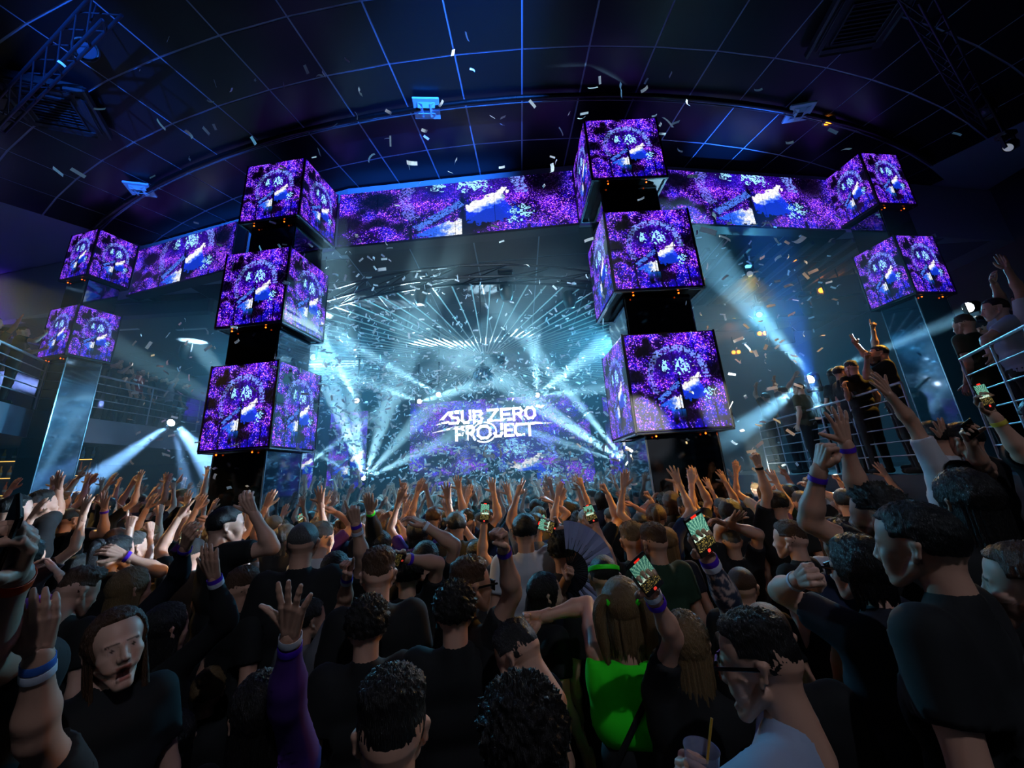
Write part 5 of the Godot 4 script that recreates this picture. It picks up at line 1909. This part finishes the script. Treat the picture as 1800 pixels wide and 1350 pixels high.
	# terrace guests
	var tg := [
		["person in black leaning close to a friend on the terrace", 1497, 648, 27, {"yaw": 40, "hair": "fade", "haircol": "dark", "L": [1490, 690, -.1, 1482, 670, -.25, "relaxed", Vector3(0, 0, 1)]}],
		["person in a dark top held in an embrace on the terrace", 1478, 656, 26, {"yaw": -60, "hair": "short", "haircol": "black"}],
		["person with dark hair bending beside the embrace on the terrace", 1466, 660, 24, {"yaw": -30, "head": "w", "hair": "long", "haircol": "dark"}],
		["person in a black T-shirt pointing upward from the terrace", 1546, 622, 30, {"yaw": 100, "head": "mbeard", "hair": "short", "haircol": "dark", "R": [1508, 618, 0, 1493, 590, 0, "two", Vector3(0, 0, 1)], "L": [1528, 660, -.1, 1524, 634, -.1, "fist", Vector3(0, 0, 1)]}],
		["person in white behind the pointing terrace guest", 1538, 600, 24, {"yaw": 80, "hair": "combed", "haircol": "brown", "shirt": "white", "L": [1533, 590, 0, 1534, 575, 0, "point", Vector3(0, 0, 1)]}],
		["person in glasses and a pale print T-shirt leaning on the terrace railing", 1740, 522, 33, {"yaw": 110, "hair": "short", "haircol": "dark", "shirt": "pale", "L": [1742, 590, -.25, 1738, 612, -.35, "relaxed", Vector3(0, 0, -1)], "R": [1765, 510, 0, 1750, 505, -.05, "relaxed", Vector3(0, 0, 1)], "skin": 2}],
		["person in an olive shirt facing away behind the terrace railing", 1695, 572, 30, {"yaw": 60, "hair": "fade", "haircol": "brown", "shirt": "olive"}],
		["person in white stretching one arm out over the terrace", 1786, 494, 34, {"yaw": 70, "hair": "short", "haircol": "dark", "shirt": "white", "L": [1785, 475, 0, 1762, 458, 0, "flat", Vector3(0, -1, 0)]}],
		["person in grey behind the leaning terrace guest", 1770, 548, 30, {"yaw": 80, "hair": "short", "haircol": "dark", "shirt": "grey"}],
		["person in a light vest standing behind the bright terrace lamp", 1712, 545, 28, {"yaw": 60, "hair": "fade", "haircol": "black", "shirt": "white", "sleeve": "none"}],
		["person cheering with one arm up far along the terrace", 1345, 700, 17, {"yaw": 60, "hair": "short", "shirt": "black", "L": [1332, 700, 0, 1328, 688, 0, "open", Vector3(0, 0, 1)]}],
		["person in grey far along the terrace with both hands raised", 1375, 690, 19, {"yaw": 60, "hair": "short", "shirt": "grey", "L": [1366, 690, 0, 1362, 676, 0, "open", Vector3(0, 0, 1)], "R": [1386, 690, 0, 1388, 676, 0, "open", Vector3(0, 0, 1)]}],
		["person in a dark coat beside the bright star lamp on the terrace", 1404, 684, 22, {"yaw": 60, "hair": "short", "shirt": "olive"}],
	]
	for q in tg:
		var op: Dictionary = q[4]
		op.lod = 1 if q[3] > 25 else 0
		op.group = "terrace guests"
		op.floor = 1.86
		hero(q[0], q[1], q[2], q[3], op)

const POSENAMES := {"both_up": "with both arms raised", "one_up": "with one open hand raised", "point_up": "pointing one finger up", "fist_up": "punching one fist up", "phone_up": "filming with a raised hand", "down": "with arms down", "clap": "clapping at head height", "two_up": "with two fingers raised", "left_up": "with the other hand waving high", "crooked": "with one crooked arm overhead"}
const CLOTHNAMES := {"black": "black", "navy": "a navy top", "grey": "a grey top", "white": "a white top", "green": "a green top", "red": "a red top", "olive": "an olive top", "purple": "a purple top", "pale": "a pale top", "brown": "a brown top", "denim": "a denim top", "charcoal": "a charcoal top", "maroon": "a maroon top"}

func pose(kind: String, o: Dictionary, variant: int) -> Node3D:
	var up_r := {"e": Vector3(.30, 1.66, -.08), "w": Vector3(.25, 1.93, -.14), "hand": "wide", "palm": Vector3(0, 0, -1)}
	var up_l := {"e": Vector3(-.31, 1.65, -.06), "w": Vector3(-.27, 1.92, -.12), "hand": "open", "palm": Vector3(0, 0, -1)}
	var l := down_arm(-1)
	var r := down_arm(1)
	match kind:
		"both_up":
			l = up_l
			r = up_r
		"one_up":
			r = up_r
		"left_up":
			l = up_l.duplicate()
			l.hand = "flat"
		"point_up":
			r = {"e": Vector3(.26, 1.68, -.12), "w": Vector3(.20, 1.95, -.16), "hand": "point", "palm": Vector3(-.6, 0, -1)}
		"two_up":
			l = {"e": Vector3(-.27, 1.66, -.12), "w": Vector3(-.20, 1.93, -.2), "hand": "two", "palm": Vector3(.6, 0, -1)}
		"fist_up":
			r = {"e": Vector3(.33, 1.60, -.1), "w": Vector3(.29, 1.88, -.16), "hand": "fist", "palm": Vector3(-.8, 0, -.4)}
		"phone_up":
			r = {"e": Vector3(.27, 1.38, -.22), "w": Vector3(.14, 1.62, -.36), "hand": "grip", "palm": Vector3(0, 0, 1)}
			l = {"e": Vector3(-.26, 1.25, -.15), "w": Vector3(-.12, 1.32, -.36), "hand": "relaxed", "palm": Vector3(1, 0, 0)}
		"clap":
			r = {"e": Vector3(.30, 1.50, -.20), "w": Vector3(.08, 1.68, -.33), "hand": "flat", "palm": Vector3(-1, 0, 0)}
			l = {"e": Vector3(-.30, 1.50, -.20), "w": Vector3(-.08, 1.68, -.33), "hand": "flat", "palm": Vector3(1, 0, 0)}
		"crooked":
			r = {"e": Vector3(.36, 1.64, -.06), "w": Vector3(.13, 1.82, -.14), "hand": "relaxed", "palm": Vector3(0, -1, -.2)}
	var female: bool = o.get("hair", "short") in ["long", "tied", "bob"]
	var p := o.duplicate()
	p.arms = [arm_fix(-1, l), arm_fix(1, r)]
	p.head = "w" if female else ("mbeard" if variant % 3 == 1 else "m")
	p.headt = head_at(0, .06)
	p.lod = 0
	p.key = "%s%s" % [kind, p.head]
	p.hairseed = variant % 3
	return person(numbered("person"), p)

func cup(hand: Transform3D) -> void:
	var o := thing("drink_cup", "clear plastic cup of dark drink with a straw", "cup", hand * Vector3(0, .085, -.048))
	o.rotation = Vector3(.1, 0, -.12)
	var g := mat("cup_plastic", Color(.75, .80, .95, .25), .12)
	g.transparency = BaseMaterial3D.TRANSPARENCY_ALPHA
	part(o, "cup_wall", lathe([[0, -.055], [.029, -.055], [.038, .06], [.0395, .062], [.037, .06], [.028, -.052], [0, -.052]], 24), g)
	part(o, "drink", lathe([[0, -.05], [.027, -.05], [.034, .03], [0, .03]], 20), mat("cola", Color(.12, .04, .02), .1))
	var s := rod(o, "straw", Vector3(.0, -.04, 0), Vector3(.03, .115, -.01), .003, mat("straw", Color(.8, .6, .2), .4))

func fan(h: Dictionary) -> void:
	var pivot: Vector3 = h.R * Vector3(0, .07, -.02)
	var o := thing("folding_fan", "open pleated folding fan, pale with a dark edge by the handle", "fan", pivot)
	# its own plane: turned to the camera, opening up and to the side
	o.rotation = Vector3(.1, -.1, -1.35)
	var paper := mat("fan_paper", Color(.62, .66, .80), .7)
	paper.backlight_enabled = true
	paper.backlight = Color(.4, .4, .5)
	var stick := mat("fan_stick", Color(.03, .03, .04), .4)
	var n := 22
	for k in n:
		var a0 := -1.35 + k * 2.7 / n
		var a1 := a0 + 2.7 / n
		var st := SurfaceTool.new()
		st.begin(Mesh.PRIMITIVE_TRIANGLES)
		st.set_smooth_group(-1)
		var z0 := .006 if k % 2 == 0 else -.006
		var q := []
		for w in [[a0, .13, z0], [a0, .30, z0], [a1, .30, -z0], [a1, .13, -z0]]:
			q.append(Vector3(sin(w[0]) * w[1], cos(w[0]) * w[1], w[2]))
		var back := []
		for v in q:
			back.append(v + Vector3(0, 0, -.0008))
		back.reverse()
		face(st, q)
		face(st, back)
		st.generate_normals()
		part(o, "pleat", st.commit(), paper)
		rod(o, "stick", Vector3.ZERO, Vector3(sin(a0) * .20, cos(a0) * .20, z0 - .003), .003, stick)

# dark ink over the lifted forearm: a sleeve of thin patches that follow the arm
func tattoo(h: Dictionary) -> void:
	var inv: Transform3D = (h.t as Transform3D).affine_inverse()
	var f: Transform3D = inv * (h.L as Transform3D)
	f.basis = f.basis.orthonormalized()
	var noise := FastNoiseLite.new()
	noise.seed = 8
	noise.frequency = 28.0
	noise.fractal_octaves = 3
	var v := PackedVector3Array()
	var t := PackedInt32Array()
	var c := PackedColorArray()
	var nu := 48
	var nv := 60
	for j in nv + 1:
		var k := float(j) / nv
		var y := -.04 - k * .185
		var r := lerpf(.0275, .0455, smoothstep(.1, .75, k)) + .0058
		r = lerpf(r, .047, smoothstep(.8, 1.0, k))
		for i in nu:
			var a := TAU * i / nu
			v.append(f * Vector3(cos(a) * r, y, sin(a) * r))
			var n := noise.get_noise_3d(cos(a) * .045, y, sin(a) * .045)
			var rose := Vector2(a - 1.4, (k - .62) * 5.0).length()
			var ink := smoothstep(-.12, .10, n + .12)
			if rose < .75:
				ink = smoothstep(-.05, .05, sin(rose * 22.0 + a * 2.0)) * .8
			c.append(Color(.55, .40, .34).lerp(Color(.035, .045, .075), ink))
	for j in nv:
		for i in nu:
			var a := j * nu + i
			var b := j * nu + (i + 1) % nu
			t.append_array(PackedInt32Array([a, b, b + nu, a, b + nu, a + nu]))
	var s := shaded(v, t)
	s[3] = c
	var m := mat("tattoo_ink", Color(1, 1, 1), .5)
	m.vertex_color_use_as_albedo = true
	var o := part(h.node, "tattoo", joined([s]), m)
	o.set_meta("label", "dark blue-black tattoo sleeve with a rose")

# ---------------------------------------------------------------- the dancing crowd
func crowd() -> void:
	var rng := RandomNumberGenerator.new()
	rng.seed = 77
	var spots := []
	var z := -2.7
	while z > -14.4:
		var x := -9.5
		while x < 4.3:
			var p := Vector3(x + rng.randf_range(-.16, .16), 0, z + rng.randf_range(-.16, .16))
			x += .60
			var q := p + Vector3(0, 1.65, 0) - EYE
			var dd := q.dot(FWD)
			var px := 900.0 + F * q.dot(RT) / dd
			if px < -30 or px > 1560:
				continue
			if p.x > 3.9 + (p.z + 3.0) * -.10 or (p.x > 3.4 and p.z > -4.0):
				continue
			var near := false
			for c in [Vector3(-4.8, 0, -8.28), Vector3(2.45, 0, -7.39)]:
				if maxf(absf(p.x - c.x), absf(p.z - c.z)) < .78:
					near = true
			if absf(p.x + 10.9) < .8 and absf(p.z + 10.3) < .8:
				near = true
			for h in PLACES:
				if Vector2(h.x - p.x, h.z - p.z).length() < .42:
					near = true
			if p.x < -4.8:
				p.y = .44
			if near or (p.x < -9.0):
				continue
			spots.append(p)
		z -= .62
	spots.sort_custom(func(a, b): return a.length_squared() < b.length_squared())
	var kinds := ["both_up", "one_up", "point_up", "fist_up", "phone_up", "down", "clap", "two_up", "left_up", "crooked", "both_up", "one_up", "down", "both_up"]
	var shirts := ["black", "black", "black", "black", "navy", "charcoal", "maroon", "green", "olive", "brown", "denim", "purple", "grey", "white", "charcoal"]
	var said := {}
	var hairs := ["short", "fade", "messy", "combed", "buzz", "curly", "long", "tied", "bob", "short", "quiff"]
	var cols := ["dark", "dark", "black", "brown", "brown", "blonde", "grey"]
	var phones := 0
	var limit := 300 - 80
	var rest := []
	for i in spots.size():
		var p: Vector3 = spots[i]
		var where := "before the stage"
		if p.x < -4.8:
			where = "on the raised bar floor"
		elif p.z > -4.6:
			where = "ahead of the LED columns"
		elif p.z > -9.0 and p.x > 1.4:
			where = "around the tattooed-arm column"
		elif p.z > -9.4 and p.x < -3.4:
			where = "around the bar-passage column"
		elif p.z > -8.8:
			where = "between the tall LED columns"
		var kind := ""
		var shirt := ""
		for attempt in 6:
			kind = kinds[rng.randi() % kinds.size()]
			if p.z > -4.2 and kind != "phone_up" and rng.randf() < .35:
				kind = "down"
			shirt = shirts[rng.randi() % shirts.size()]
			if not said.has(kind + shirt + where):
				break
		said[kind + shirt + where] = true
		var o := {"shirt": shirt, "hair": hairs[rng.randi() % hairs.size()], "haircol": cols[rng.randi() % cols.size()], "skin": rng.randi() % 3}
		var turn := rng.randf_range(-.45, .45)
		var sc := rng.randf_range(.93, 1.06)
		if i >= limit:
			rest.append([p, turn, sc])
			continue
		var n := pose(kind, o, rng.randi() % 6)
		n.transform = Transform3D(Basis(Vector3.UP, turn) * sc, p)
		tag(n, "person in %s %s %s" % [CLOTHNAMES[shirt], POSENAMES[kind], where], "person", "dancers " + where)
		add_child(n)
		if kind == "phone_up" and phones < 24:
			phones += 1
			var a := arm_fix(1, {"e": Vector3(.27, 1.38, -.22), "w": Vector3(.14, 1.62, -.36), "palm": Vector3(0, 0, 1)})
			phone("small lit phone held up by a dancer " + where, n.transform * hand_frame(a), Vector3(0, .11, -.034), 1.5)
	print("crowd ", spots.size(), " things ", mini(spots.size(), limit), " rest ", rest.size())
	# the farthest dancers, before the stage
	if rest.size():
		var far := Node3D.new()
		far.name = "distant_crowd"
		far.set_meta("kind", "stuff")
		tag(far, "farthest rows of dancers packed before the stage", "crowd")
		add_child(far)
		var sets := ["both_upm", "one_upm", "left_upw", "both_upw"]
		for v in 4:
			var kind: String = sets[v]
			if not MESHES.has(kind):
				var dummy := pose(kind.substr(0, kind.length() - 1), {"hair": "long" if kind.ends_with("w") else "short"}, 0)
				dummy.free()
			var src: Array = MESHES[kind]
			var am := ArrayMesh.new()
			var hair := hair_of("long" if kind.ends_with("w") else "short", 0, 0)
			var harr := hair.surface_get_arrays(0)
			harr[Mesh.ARRAY_VERTEX] = head_at(0, .06) * (harr[Mesh.ARRAY_VERTEX] as PackedVector3Array)
			var arrs := [src[0].surface_get_arrays(0), src[1].surface_get_arrays(0), legs_mesh.surface_get_arrays(0), harr]
			var ms := [skin_mat(v % 3), cloth_mat(["black", "white", "navy", "black"][v]), cloth_mat("black"), hair_mat(["dark", "brown", "black", "blonde"][v])]
			for k in 4:
				am.add_surface_from_arrays(Mesh.PRIMITIVE_TRIANGLES, arrs[k])
				am.surface_set_material(k, ms[k])
			var mm := MultiMesh.new()
			mm.transform_format = MultiMesh.TRANSFORM_3D
			mm.mesh = am
			var mine := []
			for i in rest.size():
				if i % 4 == v:
					mine.append(rest[i])
			mm.instance_count = mine.size()
			for i in mine.size():
				mm.set_instance_transform(i, Transform3D(Basis(Vector3.UP, mine[i][1]) * mine[i][2], mine[i][0]))
			var mi := MultiMeshInstance3D.new()
			mi.name = "dancers"
			mi.multimesh = mm
			far.add_child(mi, true)

# ---------------------------------------------------------------- paper confetti in the air
func confetti() -> void:
	var rng := RandomNumberGenerator.new()
	rng.seed = 5
	var kinds := []
	for bend in [0.0, .5, 1.4]:
		kinds.append(paper_strip(bend))
	var paper := mat("confetti_paper", Color(.95, .96, .97), .5)
	paper.backlight_enabled = true
	paper.backlight = Color(.8, .8, .8)
	var all := []
	# pixel region, depths and count: where the photograph shows the paper fall
	for q in [[560, 1080, 480, 700, 7.6, 14.0, 620], [560, 1080, 620, 850, 8.5, 15.0, 1500], [480, 700, 420, 860, 7.4, 12.0, 420], [1200, 1480, 380, 830, 5.0, 11.0, 190], [220, 470, 560, 860, 6.0, 11.0, 110], [330, 1250, 120, 480, 4.5, 8.0, 60], [700, 1120, 780, 900, 6.0, 13.0, 700], [100, 900, 60, 330, 3.5, 6.5, 26], [1050, 1700, 140, 420, 3.2, 6.0, 18]]:
		for k in q[6]:
			var p := at(rng.randf_range(q[0], q[1]), rng.randf_range(q[2], q[3]), rng.randf_range(q[4], q[5]))
			if p.y < 1.9 or p.y > 9.2 or (p.y > 7.3 and p.z < -8.5):
				continue
			all.append(p)
	all.sort_custom(func(a, b): return a.distance_squared_to(EYE) < b.distance_squared_to(EYE))
	var xf := []
	for p in all:
		var b := Basis.from_euler(Vector3(rng.randf_range(0, TAU), rng.randf_range(0, TAU), rng.randf_range(0, TAU)))
		xf.append(Transform3D(b * rng.randf_range(.8, 1.25), p))
	var n := mini(300, xf.size())
	for i in n:
		var m := part(self, numbered("confetti_strip"), kinds[i % 3], paper)
		m.transform = xf[i]
		var p: Vector3 = all[i]
		var where := "over the dancing crowd"
		if p.y > 6.0:
			where = "high under the ceiling"
		elif p.x > 3.2:
			where = "beside the terrace"
		elif p.x < -4.6:
			where = "before the balcony over the bar"
		elif p.y > 3.6:
			where = "in the air between the tall LED columns"
		tag(m, ["flat white", "bent white", "curled white"][i % 3] + " paper confetti strip falling " + where, "confetti", "confetti " + where)
	if xf.size() > n:
		var far := Node3D.new()
		far.name = "confetti_shower"
		far.set_meta("kind", "stuff")
		tag(far, "dense shower of small white confetti before the stage", "confetti")
		add_child(far)
		for v in 3:
			var mm := MultiMesh.new()
			mm.transform_format = MultiMesh.TRANSFORM_3D
			mm.mesh = kinds[v]
			var mine := []
			for i in range(n, xf.size()):
				if i % 3 == v:
					mine.append(xf[i])
			mm.instance_count = mine.size()
			for i in mine.size():
				mm.set_instance_transform(i, mine[i])
			var mi := MultiMeshInstance3D.new()
			mi.name = "paper_strips"
			mi.multimesh = mm
			mi.material_override = paper
			far.add_child(mi, true)

func paper_strip(bend: float) -> ArrayMesh:
	var st := SurfaceTool.new()
	st.begin(Mesh.PRIMITIVE_TRIANGLES)
	st.set_smooth_group(-1)
	var n := 1 if bend == 0.0 else 4
	var pts := []
	var p := Vector2(-.052, 0)
	var a := bend * .5
	for k in n + 1:
		pts.append(p)
		p += Vector2(cos(a), sin(a)) * (.104 / n)
		a -= bend / n
	for k in n:
		var q := [Vector3(pts[k].x, pts[k].y, -.017), Vector3(pts[k + 1].x, pts[k + 1].y, -.017), Vector3(pts[k + 1].x, pts[k + 1].y, .017), Vector3(pts[k].x, pts[k].y, .017)]
		var low := []
		for v in q:
			low.append(v + Vector3(0, -.0006, 0))
		face(st, q)
		low.reverse()
		face(st, low)
	st.generate_normals()
	return st.commit()
